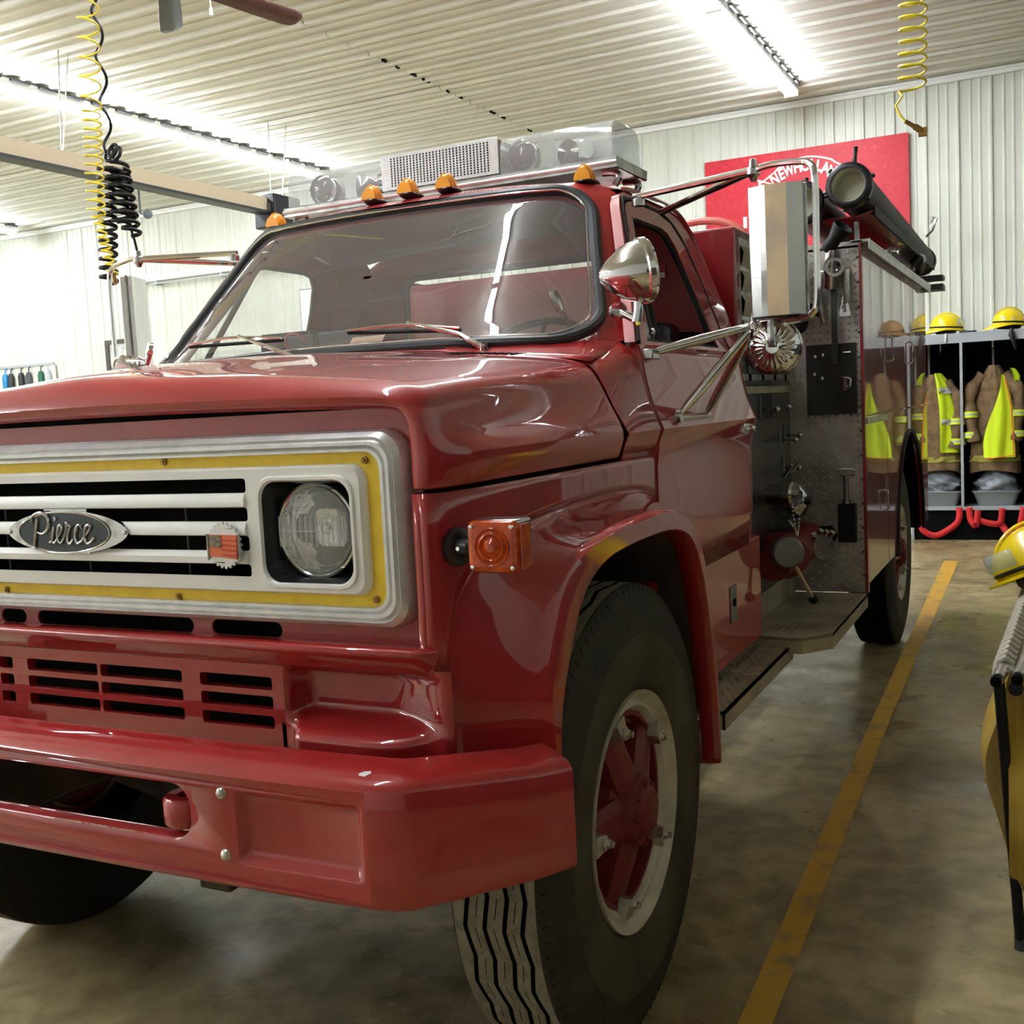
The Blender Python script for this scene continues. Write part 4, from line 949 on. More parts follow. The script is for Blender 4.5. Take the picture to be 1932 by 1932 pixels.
# ---------- mirrors
def mirror_arm(s):
    A = empty('west_coast_mirror', (s * 1.2, 1.4, 1.95), T)
    def V(x, y, z): return (s * x, y, z)
    jt, jb = V(1.168, 1.44, 2.168), V(1.165, 1.41, 1.735)
    for a, b in (((.775, 1.535, 2.158), jt), ((.80, 1.72, 2.135), jt)): M().tube([V(*a), b], [.010, .012], 10).build('upper_arm', CHROME, A)
    for a in ((.905, 1.235, 1.668), (.962, 1.325, 1.492), (.962, 1.60, 1.49)):
        p = V(*a); M().tube([p, tuple(lerp(p[i], jb[i], .12) for i in range(3)), tuple(lerp(p[i], jb[i], .5) for i in range(3)), jb], [.006, .012, .014, .009], 12).build('lower_arm', CHROME, A)
    M().tube([V(.955, 1.29, 1.482), V(.955, 1.64, 1.484)], .010, 8).build('arm_foot', CHRW, A)
    M().lathe([(0, .01), (.018, .01), (.02, -.004)], V(.960, 1.32, 1.488), (s, 0, 0), 14).build('foot_boss', CHRW, A)
    M().box(*sorted((s * .90, s * .935)), 1.19, 1.25, 1.650, 1.68).build('arm_foot', CHRW, A, bev=.004)
    M().lathe([(0, .0), (.02, .0), (.02, .02), (.012, .024), (.012, .03), (0, .032)], V(.79, 1.535, 2.13), (0, 0, 1), 12).build('arm_foot', CHRW, A)
    loop = [jt, V(1.22, 1.415, 2.172), V(1.30, 1.385, 2.164), V(1.338, 1.37, 2.15), V(1.352, 1.362, 2.11), V(1.352, 1.36, 1.95), V(1.350, 1.36, 1.79), V(1.335, 1.365, 1.752), V(1.30, 1.375, 1.738), jb]
    M().tube(sm(loop, 5), .0095, 10).build('mirror_loop', CHROME, A)
    for q in (jt, jb): M().lathe([(0, -.03), (.008, -.03), (.012, -.02), (.019, -.012), (.019, .004), (.012, .01), (.01, .03), (0, .034)], q, (0, 0, 1), 14).build('clamp_bolt', CHRW, A)
    # head: pressed steel back in four bands
    H = empty('mirror_head', V(1.245, 1.39, 1.92), A) if False else A
    zt_, zb_ = 2.105, 1.752
    secs = [(1.172, 1.372), (1.174, 1.356), (1.205, 1.340), (1.222, 1.334), (1.280, 1.334), (1.318, 1.356), (1.320, 1.385)]
    for i, mt in enumerate((STEEL, STEEL, STEEL, STEELW, STEEL, STEEL)):
        a, b = secs[i], secs[i + 1]
        if i in (0, 5):
            continue
        M().add([V(a[0], a[1], zb_), V(b[0], b[1], zb_), V(b[0], b[1], zt_), V(a[0], a[1], zt_), V(a[0], a[1] + .04, zb_), V(b[0], b[1] + .04, zb_), V(b[0], b[1] + .04, zt_), V(a[0], a[1] + .04, zt_)], [(0, 1, 2, 3), (7, 6, 5, 4), (0, 4, 5, 1), (1, 5, 6, 2), (2, 6, 7, 3), (3, 7, 4, 0)]).build('mirror_back_band', mt, A)
    m = M().box(*sorted((s * 1.170, s * 1.322)), 1.392, 1.400, zb_ - .003, zt_ + .003); m.build('mirror_glass', MIRR, A, bev=.001)
    M().tube([V(1.171, 1.378, zb_ - .003), V(1.171, 1.378, zt_ + .003), V(1.320, 1.388, zt_ + .003), V(1.320, 1.388, zb_ - .003)], .005, 6, closed=True).build('mirror_rim', CHRW, A)
    # round convex mirror hung below
    c = V(1.225, 1.385, 1.668)
    m = M(); N = 48; rows = []
    for r, h in ((.0, -.004), (.018, -.006), (.022, .0), (.045, .004), (.066, .014), (.0735, .022)):
        rows.append([(c[0] + r * math.cos(2 * PI * k / N), c[1] - .02 + h + (.0022 * math.cos(24 * 2 * PI * k / N) if .02 < r < .07 else 0), c[2] + r * math.sin(2 * PI * k / N)) for k in range(N)])
    m.grid(rows, 0, cu=True); m.build('round_mirror_back', CHROME, A, ang=60)
    M().lathe([(.0735, 0), (.0775, .004), (.0775, .012), (.072, .016), (0, .012)], (c[0], c[1], c[2]), (0, 1, 0), 48).build('round_mirror_rim', CHRW, A)
    M().tube([V(1.225, 1.36, 1.74), V(1.225, 1.352, 1.70), V(1.225, 1.355, 1.668)], .012, 8).build('round_mirror_bracket', CHRW, A)
mirror_arm(1)
_before = set(COL.objects)
mirror_arm(-1)
for _o in set(COL.objects) - _before:        # the far mirror is swung forward about its arm ends
    if _o.type == 'MESH' and _o.name.split('.')[0] in ('mirror_loop', 'mirror_back_band', 'mirror_glass', 'mirror_rim', 'round_mirror_back', 'round_mirror_rim', 'round_mirror_bracket'):
        c_ = Vector((-1.168, 1.42, 0)) - Vector(_o.parent['_wl']); c_.z = 0
        ang_ = 32 if _o.name.startswith('mirror_loop') else 66
        _o.data.transform(Matrix.Translation(c_) @ Matrix.Rotation(-math.radians(ang_), 4, 'Z') @ Matrix.Translation(-c_))
# ---------- spot lamps on the windshield pillars
def spot(s, ax, c, hb, q=1):
    P_ = empty('spot_lamp', c, T)
    a = Vector(ax).normalized(); c = Vector(c)
    M().lathe([(r_ * q, h_ * q) for r_, h_ in [(0, -.088), (.012, -.086), (.035, -.065), (.055, -.038), (.067, -.010), (.070, .008)]], c, a, 36).build('lamp_shell', CHROME, P_)
    M().lathe([(r_ * q, h_ * q) for r_, h_ in [(.070, .006), (.0745, .010), (.0745, .022), (.068, .030), (.064, .028)]], c, a, 36).build('lamp_rim', CHROME, P_)
    M().lathe([(r_ * q, h_ * q) for r_, h_ in [(.066, .024), (.05, .034), (.025, .040), (0, .042)]], c, a, 30).build('lamp_lens', GLASSH, P_)
    M().lathe([(r_ * q, h_ * q) for r_, h_ in [(.064, .022), (.05, -.01), (.03, -.03), (0, -.04)]], c, a, 30).build('lamp_reflector', MIRR, P_)
    M().tube([c + a * -.05, c + a * .0], .003, 4).build('shell_crease', CHROME, P_) if False else None
    lo = c + Vector((0, 0, -.062 * q)); m = M(); m.tube([lo, lo + Vector((0, 0, -.03)), lo + Vector((-s * .006, .0, -.058))], [.013, .013, .016], 12); m.tube([lo + Vector((-s * .0, .0, -.056)), Vector(hb)], [.013, .010], 12); m.build('lamp_bracket', CHROME, P_)
    M().lathe([(0, .014), (.022, .012), (.026, -.002)], hb, (s * .5, -.8, .3), 16).build('pillar_flange', CHROME, P_)
spot(1, (.80, .58, .12), (.925, 1.115, 1.882), (.862, 1.13, 1.785), 1.2)
spot(-1, (-.3, -.75, -.25), (-.93, 1.12, 1.72), (-.852, 1.14, 1.80))

# ============================================================ PUMP SECTION AND BODY
def tread_plate(m, o, u, v, n, nu, nv, pitch, size=.016, h=.0022, skip=None):
    """raised lozenges of a diamond plate on the plane o + a*u + b*v, normal n"""
    o, u, v, n = map(Vector, (o, u, v, n))
    for i in range(nu):
        for j in range(nv):
            a = (i + .5) * pitch; b = (j + .5) * pitch
            if skip and skip(a, b): continue
            c = o + u * a + v * b; d = (u + v * -.75).normalized() if (i + j) % 2 else (u * .75 + v).normalized() * (1 if j % 1 == 0 else 1)
            if not (i + j) % 2: d = (u + v * .75).normalized()
            e = n.cross(d)
            m.add([c + d * size * .5, c + e * size * .16, c - d * size * .5, c - e * size * .16, c + d * size * .2 + n * h, c - d * size * .2 + n * h], [(0, 1, 4), (1, 2, 5, 4), (2, 3, 5), (3, 0, 4, 5)], 1)
PB = empty('pump_house', (.4, 3.0, .6), T)
# side panel, black, facing +x
M().box(.79, .81, 2.53, 3.5, .6, 1.70).build('pump_panel', PANEL, PB)
M().box(-.81, -.79, 2.53, 3.5, .6, 2.15).build('pump_panel', PANEL, PB)
M().box(-.79, .79, 2.53, 2.56, .6, 2.1).box(-.79, .79, 3.44, 3.5, .6, 2.15).build('pump_bulkhead', REDB, PB)
M().box(.81, .822, 2.525, 2.55, .60, 1.62).build('panel_edge_trim', ALUM, PB)
M().box(.81, .816, 2.56, 3.49, 1.545, 1.575).build('panel_rail', STEP, PB)
M().box(.81, .814, 2.6, 3.49, 1.60, 1.625).build('panel_rail', ALUM, PB)
for i, y in enumerate((2.75, 2.86, 2.97, 3.08, 3.19, 3.30, 3.41)):
    M().box(.81, .815, y - .018, y + .018, 1.64 - .04, 1.66).build('label_plate', GAUGE, PB) if False else None
    M().box(.811, .814, y - .022, y + .022, 1.50 + .10, 1.64 + .06).build('label_plate', mat('label_grey_%d' % i, (92, 92, 88), .4, metal=.5), PB) if i % 2 == 0 else None
    M().ball((.83, y, 1.67), .015, 10, 0, (1.2, .8, 1.4)).build('toggle_knob', CHRW, PB)
for y, z in ((2.95, 1.475), (3.18, 1.478), (3.30, 1.33), (3.40, 1.345), (3.36, 1.20)):
    k = M().tube([(.81, y, z), (.875, y - .03, z)], .005, 6); k.ball((.88, y - .03, z), .014, 10); k.build('pull_control', CHRW, PB)
    M().box(.811, .814, y - .05, y - .02, z - .04, z + .06).build('label_plate', GAUGE, PB)
# gate valve with chained cap
VL = empty('discharge_valve', (.85, 3.0, 1.1), PB) if False else PB
m = M().lathe([(.0, .06), (.05, .06), (.058, .05), (.058, .02), (.045, .01), (.045, -.06)], (.88, 2.98, 1.11), (1, -.2, 0), 24); m.cyl((.93, 2.97, 1.11), (.96, 2.96, 1.11), .02, 8); m.build('discharge_cap', CHRW, PB)
m = M().tube([(.90, 2.93, 1.19), (.94, 2.90, 1.24)], .008, 6); m.tube([(.90, 3.06, 1.20), (.94, 3.06, 1.24)], .008, 6); m.build('cap_handle', CHRW, PB)
m = M(); pts = sm([(.93, 2.93, 1.07), (.93, 2.97, .97), (.93, 3.01, .93), (.93, 3.05, .98), (.93, 3.08, 1.08)], 6)
for p in pts: m.ball(p, .0055, 6, k=4)
stuff(m.build('cap_chain', NUT, PB))
m = M().lathe([(.0, .05), (.03, .048), (.075, .02), (.08, 0), (.07, -.02), (.04, -.05)], (.87, 3.33, 1.05), (1, -.35, 0), 28); m.cyl((.9, 3.31, 1.05), (.945, 3.295, 1.05), .02, 8); m.build('suction_cap', CHRW, PB)
m = M().tube([(.82, 3.30, .98), (.88, 3.26, .90), (.86, 3.2, .84)], .012, 8); m.build('drain_pipe', CHRW, PB)
# big red casting with round bonnet, lever and side cap
m = M(); m.tube([(.78, 3.0, .84), (.90, 2.95, .85), (.95, 2.85, .86)], [.10, .10, .07], 20); m.tube([(.90, 2.7, .85), (.90, 3.38, .86)], [.07, .085], 20); m.build('intake_casting', REDM, PB)
m = M().lathe([(.0, .03), (.02, .032), (.055, .028), (.064, .02), (.066, -.02), (.05, -.03)], (.965, 2.66, .905), (.35, -1, 0), 32); m.build('valve_bonnet', GAUGE, PB)
M().tube([(.985, 2.66, .868), (1.03, 2.80, .70)], .008, 8).build('valve_lever', STEELW, PB)
M().ball((1.033, 2.81, .69), .021, 14).build('lever_knob', BLACK, PB)
m = M().lathe([(.05, -.10), (.052, 0), (.06, .01), (.06, .05), (.05, .06), (.05, .08), (.058, .09), (.056, .12), (0, .12)], (.93, 3.24, .86), (.6, -.6, 0), 20); m.build('side_cap', CHRW, PB)
for a in range(3): M().cyl((.985 + .03 * a, 3.20 - .03 * a, .91), (1.0 + .03 * a, 3.19 - .03 * a, .93), .012, 8).build('cap_lug', CHRW, PB)
M().lathe([(.0, .02), (.03, .02), (.034, 0)], (.815, 2.72, .78), (1, 0, 0), 14).build('drain_cap', REDM, PB)
# deck of the pump section
m = M(); dk = [(.80, 2.50), (1.02, 2.475), (1.05, 2.48), (1.145, 2.60), (1.145, 3.50), (.80, 3.50)]
m.plate(dk, [], lambda u, v, w: (u, v, .585 + w), .012)
e = dk[1:5]
m.grid([[(x, y, .597) for x, y in dk[0:5]], [(x, y, .535) for x, y in dk[0:5]]])
tread_plate(m, (.81, 2.50, .597), (1, 0, 0), (0, 1, 0), (0, 0, 1), 11, 33, .03, .018, .002, lambda a, b: a + .81 > 1.03 and b < (a - .21) * 1.3)
stuff(m.build('pump_deck', [STEP, STEP], T))
M().box(.80, .812, 2.5, 3.5, .597, .70).build('deck_kick_panel', STEP, T)
# body: front bulkhead of diamond plate, glossy red compartments
BD2 = empty('equipment_body', (.9, 4.8, .63), T)
m = M(); m.box(.80, 1.142, 3.50, 3.512, .60, 2.19)
tread_plate(m, (.815, 3.50, .61), (1, 0, 0), (0, 0, 1), (0, -1, 0), 10, 49, .032, .028, .0045, lambda a, b: .075 < a < .29 and .82 < b < 1.14)
stuff(m.build('diamond_plate_bulkhead', [PLATE, SHINE], BD2))
M().box(-1.142, -.80, 3.50, 3.512, .60, 2.19).build('diamond_plate_bulkhead', PLATE, BD2)
M().box(1.135, 1.150, 3.495, 3.525, .60, 2.20).build('corner_trim', REDB, BD2, bev=.002)
for i in range(14): M().lathe([(0, .003), (.006, .002), (.007, 0)], (1.13, 3.4995, .68 + i * .112), (0, -1, 0), 8).build('trim_rivet', DGREY, BD2)
# door slabs (real joints)
def slab(y0, y1, z0, z1, nm='compartment_door', mt=REDB): return M().box(1.128, 1.150, y0, y1, z0, z1).build(nm, mt, BD2, bev=.002)
slab(3.530, 4.42, 1.425, 2.185); slab(4.428, 5.30, 1.425, 2.185); slab(5.308, 6.19, 1.425, 2.185)
slab(3.530, 4.20, .64, 1.415)
# wheel-arch panel
arch = [(4.21, .64), (4.21, 1.415), (6.19, 1.415), (6.19, .64), (5.86, .64)] + [(5.2 + .66 * math.cos(a), .62 + .66 * math.sin(a)) for a in [PI * k / 24 for k in range(1, 24)]] + [(4.54, .64)]
M().plate(arch, [], lambda u, v, w: (1.128 + w, u, v), .022).build('arch_panel', REDB, BD2)
M().tube([(1.152, 5.2 + .665 * math.cos(PI * k / 24), .62 + .665 * math.sin(PI * k / 24)) for k in range(25)], .012, 8).build('arch_trim', BLACK, BD2)
m = M(); m.grid([[(x, 5.2 + .66 * math.cos(PI * k / 24), .62 + .66 * math.sin(PI * k / 24)) for k in range(25)] for x in (.75, 1.128)]); m.box(.74, .75, 4.5, 5.9, .6, 1.3); m.build('arch_liner', SOOT, BD2)
M().box(.80, 1.128, 3.512, 4.5, .62, 2.18).box(.80, 1.128, 5.9, 6.19, .62, 2.18).box(.80, 1.128, 4.5, 5.9, 1.30, 2.18).box(-1.13, -.8, 3.512, 6.19, .9, 2.18).box(-.8, .8, 3.55, 6.19, .85, 2.12).build('body_core', REDB, BD2)
M().box(1.150, 1.156, 3.53, 4.20, 1.380, 1.408).build('door_ledge', ALUM, BD2)
for y, z in ((4.05, .98),):
    M().tube([(1.152, y, z - .05), (1.17, y, z - .045), (1.17, y, z + .045), (1.152, y, z + .05)], .006, 8).build('door_handle', CHROME, BD2)
for y in (4.35, 5.23): M().tube([(1.152, y, 1.68), (1.17, y, 1.69), (1.17, y, 1.80), (1.152, y, 1.81)], .006, 8).build('door_handle', CHROME, BD2)
# gauge / outlet panel recessed in the bulkhead
m = M().box(.892, 1.118, 3.488, 3.502, 1.432, 1.755); m.build('control_panel', PANEL, BD2, bev=.002)
for x, z in ((.935, 1.70), (.97, 1.705), (.93, 1.62), (.965, 1.60)): m = M().lathe([(0, .03), (.008, .028), (.010, .0)], (x, 3.49, z), (.1, -1, 0), 10); m.build('panel_knob', CHROME, BD2)
M().tube([(1.065, 3.48, 1.71), (1.07, 3.45, 1.71), (1.10, 3.45, 1.71)], .006, 8).build('panel_handle', CHRW, BD2)
M().tube(sm([(1.06, 3.485, 1.60), (1.06, 3.45, 1.60), (1.095, 3.45, 1.59), (1.09, 3.45, 1.555), (1.07, 3.46, 1.56)], 4), .006, 8).build('panel_hook', CHRW, BD2)
M().box(1.062, 1.078, 3.47, 3.488, 1.54, 1.60).build('panel_switch', CHRW, BD2)
# hex opening with a chrome eye
m = M().lathe([(.052, .004), (.050, .010), (.036, .012), (.034, 0)], (.965, 3.5, .868), (0, -1, 0), 6); m.lathe([(0, .001), (.036, .001)], (.965, 3.5, .868), (0, -1, 0), 24); m.build('outlet_flange', BLACK, BD2)
M().ball((.975, 3.49, .866), .024, 16, 0, (.7, .5, 1.25)).build('outlet_ball', CHROME, BD2)
# things mounted on the bulkhead
m = M().tube([(1.03, 3.47, 1.165), (1.03, 3.455, 1.18), (1.10, 3.455, 1.18), (1.105, 3.455, 1.165), (1.10, 3.455, 1.15), (1.04, 3.46, 1.15)], .005, 8, closed=True); m.tube([(1.065, 3.46, 1.15), (1.065, 3.46, 1.04)], .014, 10); m.tube([(1.065, 3.46, 1.04), (1.065, 3.46, 1.02)], .022, 10)
VK = m.build('spigot_wrench', CHRW); tag(VK, 'chrome loop handled wrench standing in a holder on the diamond plate bulkhead', 'wrench')
HD = M().box(1.025, 1.105, 3.455, 3.498, .84, 1.02).build('wrench_holder', BLACK, BD2, bev=.004)
HN = empty('hose_nozzle', (1.04, 3.40, 2.0)); tag(HN, 'grey fire nozzle with a bell mouth hanging at the top of the diamond plate bulkhead', 'nozzle')
M().lathe([(.03, 0), (.034, .02), (.03, .06), (.045, .11), (.050, .13), (.042, .13), (.03, .08)], (1.01, 3.42, 2.17), (.55, -.25, .62), 24).build('nozzle_bell', BLACK, HN)
m = M().tube([(1.02, 3.44, 2.00), (1.03, 3.43, 2.10), (1.04, 3.42, 2.17)], [.03, .038, .034], 16); m.build('nozzle_body', CHRW, HN)
m = M().lathe([(.028, -.01), (.042, -.01), (.042, .01), (.028, .01), (.028, -.01)], (1.045, 3.40, 2.09), (.3, -1, 0), 20); m.build('nozzle_shutoff', CHRW, HN)
M().tube([(.975, 3.45, 2.07), (.965, 3.44, 1.95), (.985, 3.44, 1.85)], .014, 10).build('nozzle_bracket', ALUM, HN)
M().tube([(1.085, 3.45, 2.08), (1.09, 3.44, 1.96), (1.085, 3.45, 1.93)], .016, 10).build('nozzle_bracket', ALUM, HN)
m = M().box(.95, 1.10, 3.47, 3.498, 2.055, 2.09); m.build('nozzle_cradle', ALUM, HN, bev=.006)
BR = M().box(1.020, 1.046, 3.43, 3.445, 1.66, 2.07).build('pry_bar', mat('olive_steel', (58, 60, 52), .5, metal=.6), bev=.004); tag(BR, 'flat dark olive steel bar hanging below the nozzle on the bulkhead', 'pry bar')
m = M(); m.plate([(1.072, 1.965), (1.088, 1.965), (1.105, 1.885), (1.105, 1.872), (1.055, 1.872), (1.055, 1.885)], [[(1.074, 1.89), (1.074, 1.925), (1.086, 1.925), (1.086, 1.89)]], XZ(3.435), .008)
tag(m.build('spanner_wrench', ALUF, bev=.002), 'small bright triangular spanner hanging on the right of the bulkhead', 'wrench')
m = M().tube(sm([(.86, 3.47, 1.93), (.92, 3.44, 1.93), (.97, 3.45, 1.89)], 5), .016, 10); m.ball((.88, 3.45, 1.87), .045, 14, 0, (.8, .5, 1.3)); tag(m.build('coupling', BLACK), 'black coupling with short pipe beside the mirror on the bulkhead', 'coupling')
# aluminium ledge on top of the body side
M().box(1.10, 1.185, 3.50, 6.20, 2.20, 2.212).box(1.178, 1.185, 3.50, 6.20, 2.165, 2.212).build('body_top_ledge', ALUM, BD2, bev=.002)
M().box(.80, 1.15, 3.50, 3.54, 2.18, 2.21).build('bulkhead_cap', PLATE, BD2)
# red cabinet with louvred side behind the cab, hose reel arc
CB = empty('reel_cabinet', (.5, 2.8, 1.2), T)
M().box(.30, .85, 2.43, 3.05, 1.71, 2.175).build('cabinet_shell', REDB, CB, bev=.01)
for i in range(4): 
    m = M(); z = 1.745 + i * .094
    m.grid([[(.851, y, z), (.862, y, z + .03), (.866, y, z + .06), (.851, y, z + .088)] for y in (2.50, 3.02)]); m.build('louvre', STEP, CB)
M().box(.849, .853, 2.49, 3.03, 1.74, 2.14).build('louvre_frame', ALUM, CB)
for s in (.55, .75): pass
RH = M().tube([(.42 + .20 * (1 - math.cos(a)) , 2.75, 2.15 + .11 * math.sin(a)) for a in [PI * k / 16 for k in range(17)]], .016, 10); RH.build('hose_reel_guard', mat('faded_red_tube', (206, 110, 96), .4), CB)
M().box(.84, .90, 3.2, 3.46, 1.86, 2.15).build('relief_cover', REDB, PB, bev=.02)
# ---------- hard suction hoses in their trays
def suction(x, z, label):
    H = empty('suction_hose', (x, 5.0, z)); tag(H, label, 'hose', 'hard suction hoses on the body top')
    m = M().lathe([(.074, 0), (.090, -.002), (.100, .006), (.103, .02), (.103, .05), (.096, .06), (.094, .10), (.088, .11)], (x, 3.45, z), (0, 1, -.018), 40); m.build('hose_coupling', BPLAS, H, ang=50)
    for k in range(6):
        a = 2 * PI * k / 6 + .3; M().cyl((x + .100 * math.cos(a), 3.485, z + .100 * math.sin(a)), (x + .116 * math.cos(a), 3.485, z + .116 * math.sin(a)), .010, 8).build('coupling_lug', BPLAS, H)
    m = M().lathe([(.0905, .11), (.0905, 2.9), (.098, 2.91), (.098, 2.99), (.0, 2.99)], (x, 3.45, z), (0, 1, -.018), 32); m.build('hose_body', mat('maroon_black_hose', (44, 22, 22), .5, spec=.25), H)
    m = M().lathe([(.075, .004), (.073, .05), (.070, .12), (.0, .12)], (x, 3.45, z), (0, 1, -.018), 32); m.build('hose_bore', mat('hose_bore_liner', (206, 206, 184), .45, metal=.2), H)
    m = M()
    for k in range(20): m.lathe([(.0725 - .00003 * k, 0), (.0705, .0022), (.0725, .0045)], (x, 3.455 + k * .0055, z), (0, 1, 0), 28)
    stuff(m.build('bore_spiral', mat('bore_rib', (190, 190, 168), .35, metal=.6), H))
suction(1.105, 2.452, 'black hard suction hose on the truck body, outer one, silver ribbed open end')
suction(.892, 2.40, 'black hard suction hose on the truck body, inner one partly behind the big mirror')
M().tube([(1.13, 3.47, 2.55), (1.135, 3.47, 2.58), (1.14, 3.46, 2.615)], [.012, .008, .01], 8).build('hose_strap_pin', BPLAS, BD2)
TRY = empty('hose_tray', (1.0, 4.9, 2.3), BD2) if False else BD2
m = M(); m.grid([[(x, y, z) for x, z in ((1.19, 2.355), (1.10, 2.335), (1.0, 2.34), (.9, 2.335), (.82, 2.35))] for y in (3.62, 6.45)]); m.build('hose_tray', REDB, BD2, solid=.006)
for y in (3.75, 4.9, 6.0): M().box(1.08, 1.10, y, y + .03, 2.205, 2.345).build('tray_post', ALUM, BD2)
M().box(1.186, 1.194, 3.62, 6.4, 2.33, 2.372).build('tray_rail', BLACK, BD2)
m = M(); m.box(1.02, 1.24, 6.44, 6.62, 2.20, 2.24).box(1.02, 1.24, 6.44, 6.62, 2.27, 2.30); m.build('rear_hose_bracket', DGREY, BD2)
M().tube([(1.14, 6.4, 2.56), (1.18, 6.42, 2.60), (1.21, 6.42, 2.68), (1.19, 6.42, 2.69), (1.16, 6.42, 2.62)], .008, 6).build('tray_latch', CHRW, BD2)
m = M().tube([(1.16, 5.4, 2.27), (1.19, 5.4, 2.30), (1.19, 5.55, 2.32), (1.16, 5.7, 2.27)], .035, 12); m.build('side_marker_bracket', BPLAS, BD2)

# ============================================================ ROOM FURNISHINGS
# gear lockers
LK = empty('gear_locker', (1.4, 10.2, 0)); tag(LK, 'grey open front gear locker row with black bays against the back wall', 'locker')
X0, X3, FYl, BYl = .62, 2.86, 9.97, 10.44
M().box(X0, X3, FYl, BYl, 1.985, 2.045).build('top_shelf', LGREY, LK, bev=.004)
M().box(X0, X3, FYl - .004, FYl, 1.955, 2.05).build('shelf_edge', LGREY, LK)
M().box(X0, X3, FYl, BYl, .30, .335).build('bottom_shelf', LGREY, LK)
M().box(X0, X3, FYl + .03, BYl, .0, .30).build('base_cabinet', SOOT, LK)
M().box(X0, X0 + .02, FYl - .004, FYl + .04, .0, .30).build('base_corner', LGREY, LK)
M().box(X0, X3, BYl - .01, BYl, .30, 1.985).build('back_panel', SOOT, LK)
DV = [X0, 1.10, 1.69, 2.27, 2.84]
for x in DV: M().box(x - .010, x + .010, FYl, BYl, .335, 1.985).build('divider', DGREY, LK); M().box(x - .013, x + .013, FYl - .006, FYl, .335, 1.985).build('divider_edge', LGREY, LK)
for i in range(3): M().box(.64 + i * 1.0, .71 + i * 1.0, FYl - .0075, FYl - .004, 1.985, 2.03).build('name_label', WHITE, LK) if i < 1 else None
for i in range(4):
    M().tube([(DV[i] + .28, FYl + .15, 1.97), (DV[i] + .28, FYl + .15, 1.90), (DV[i] + .28, FYl + .19, 1.88)], .006, 6).build('coat_hook', NUT, LK)
# helmets
def helmet(x, y, z, rz, label, number=None, kind=HELM, sc_=1.0):
    H = empty('helmet', (0, 0, 0)); tag(H, label, 'helmet', 'yellow fire helmets on the locker top')
    rows = []
    for i in range(11):
        t = i / 10; a = t * PI / 2; r = []
        for k in range(36):
            th = 2 * PI * k / 36; rr = math.cos(a); ridge = 1 + .035 * max(0, math.cos(th * 4)) ** 6 * (1 - t * .3)
            r.append((.150 * rr * math.cos(th) * ridge, .118 * rr * math.sin(th) * ridge, .015 + .155 * math.sin(a)))
        rows.append(r)
    M().grid(rows, 0, cu=True).build('shell', kind, H, ang=60)
    rows = []
    for u in (0, .35, .7, 1.0, 1.0):
        r = []
        for k in range(36):
            th = 2 * PI * k / 36; back = max(0, -math.cos(th)); ex = .022 + .075 * back ** 2 + .02 * max(0, math.cos(th)) ** 3
            r.append(((.150 + ex * u) * math.cos(th), (.118 + ex * .6 * u) * math.sin(th), .018 - .05 * u * back ** 1.5 - .008 * u - (.006 if len(rows) == 4 else 0)))
        rows.append(r)
    M().grid(rows, 0, cu=True).build('brim', kind, H, ang=60)
    M().tube([(.153 * math.cos(2 * PI * k / 36), .121 * math.sin(2 * PI * k / 36), .034) for k in range(36)], .008, 6, closed=True).build('hat_band', BLACK, H)
    m = M(); m.tube([(-.155 * math.cos(t), 0, .015 + .165 * math.sin(t)) for t in [PI * k / 16 for k in range(17)]], .007, 6); m.build('comb', kind, H)
    m = M(); rows = [[((.168 + .004 * q) * math.cos(t), (.138) * math.sin(t), .05 + q * .06) for t in [(-1.0 + 2.0 * k / 12) for k in range(13)]] for q in (0, 1)]; m.grid(rows); m.build('face_shield', GLASSC, H, solid=.003)
    m = M().box(-.10, .09, -.09, .09, -.03, .02); m.build('liner', BLACK, H, bev=.02)
    if number:
        for i, ch in enumerate(number):
            c = bpy.data.curves.new('helmet_number', 'FONT'); c.body = ch; c.size = .055; c.extrude = .001; c.align_x = 'CENTER'
            o = bpy.data.objects.new('tmp', c); COL.objects.link(o); dg = bpy.context.evaluated_depsgraph_get(); me = bpy.data.meshes.new_from_object(o.evaluated_get(dg)); bpy.data.objects.remove(o)
            k = bpy.data.objects.new('number_decal', me); me.materials.clear(); me.materials.append(WHITE); COL.objects.link(k); k.parent = H
            th = number_dir + (i - .5) * .55; k.location = (.152 * math.cos(th), .123 * math.sin(th), .05); k.rotation_euler = (PI / 2 * .86, 0, th + PI / 2)
    H.location = (x, y, z); H.rotation_euler = (0, .06, rz); H.scale = (sc_,) * 3
    return H
number_dir = -PI / 2 - .3
helmet(.955, 10.12, 2.085, .15, 'yellow fire helmet on the locker top just right of the truck body')
helmet(1.53, 10.10, 2.09, .35, 'yellow fire helmet numbered 36 with visor tipped back, above the second bay', '36')
hb = helmet(1.87, 10.16, 2.085, .1, 'tan leather coloured helmet at the right edge of the locker top', kind=HELMT, sc_=.82)
del hb['group']
tag(M().box(1.08, 1.24, 10.05, 10.12, 2.046, 2.07).build('flashlight_pouch', BPLAS, bev=.008), 'small black pouch lying on the locker shelf between the two yellow helmets', 'pouch')
m = M().tube([(1.555, 9.93, 2.06), (1.555, 9.94, 2.0), (1.575, 9.94, 1.93), (1.59, 9.95, 1.86)], [.012, .03, .022, .012], 8); tag(m.build('glove_strap', BPLAS), 'black strap clipped below the helmet numbered 36', 'strap')
m = M().tube([(.965, 9.965, 2.052), (.965, 9.957, 2.01), (.965, 9.957, 1.97)], .009, 8); tag(m.build('clip_ring', NUT), 'metal clip hanging from the locker edge under the left helmet', 'clip')
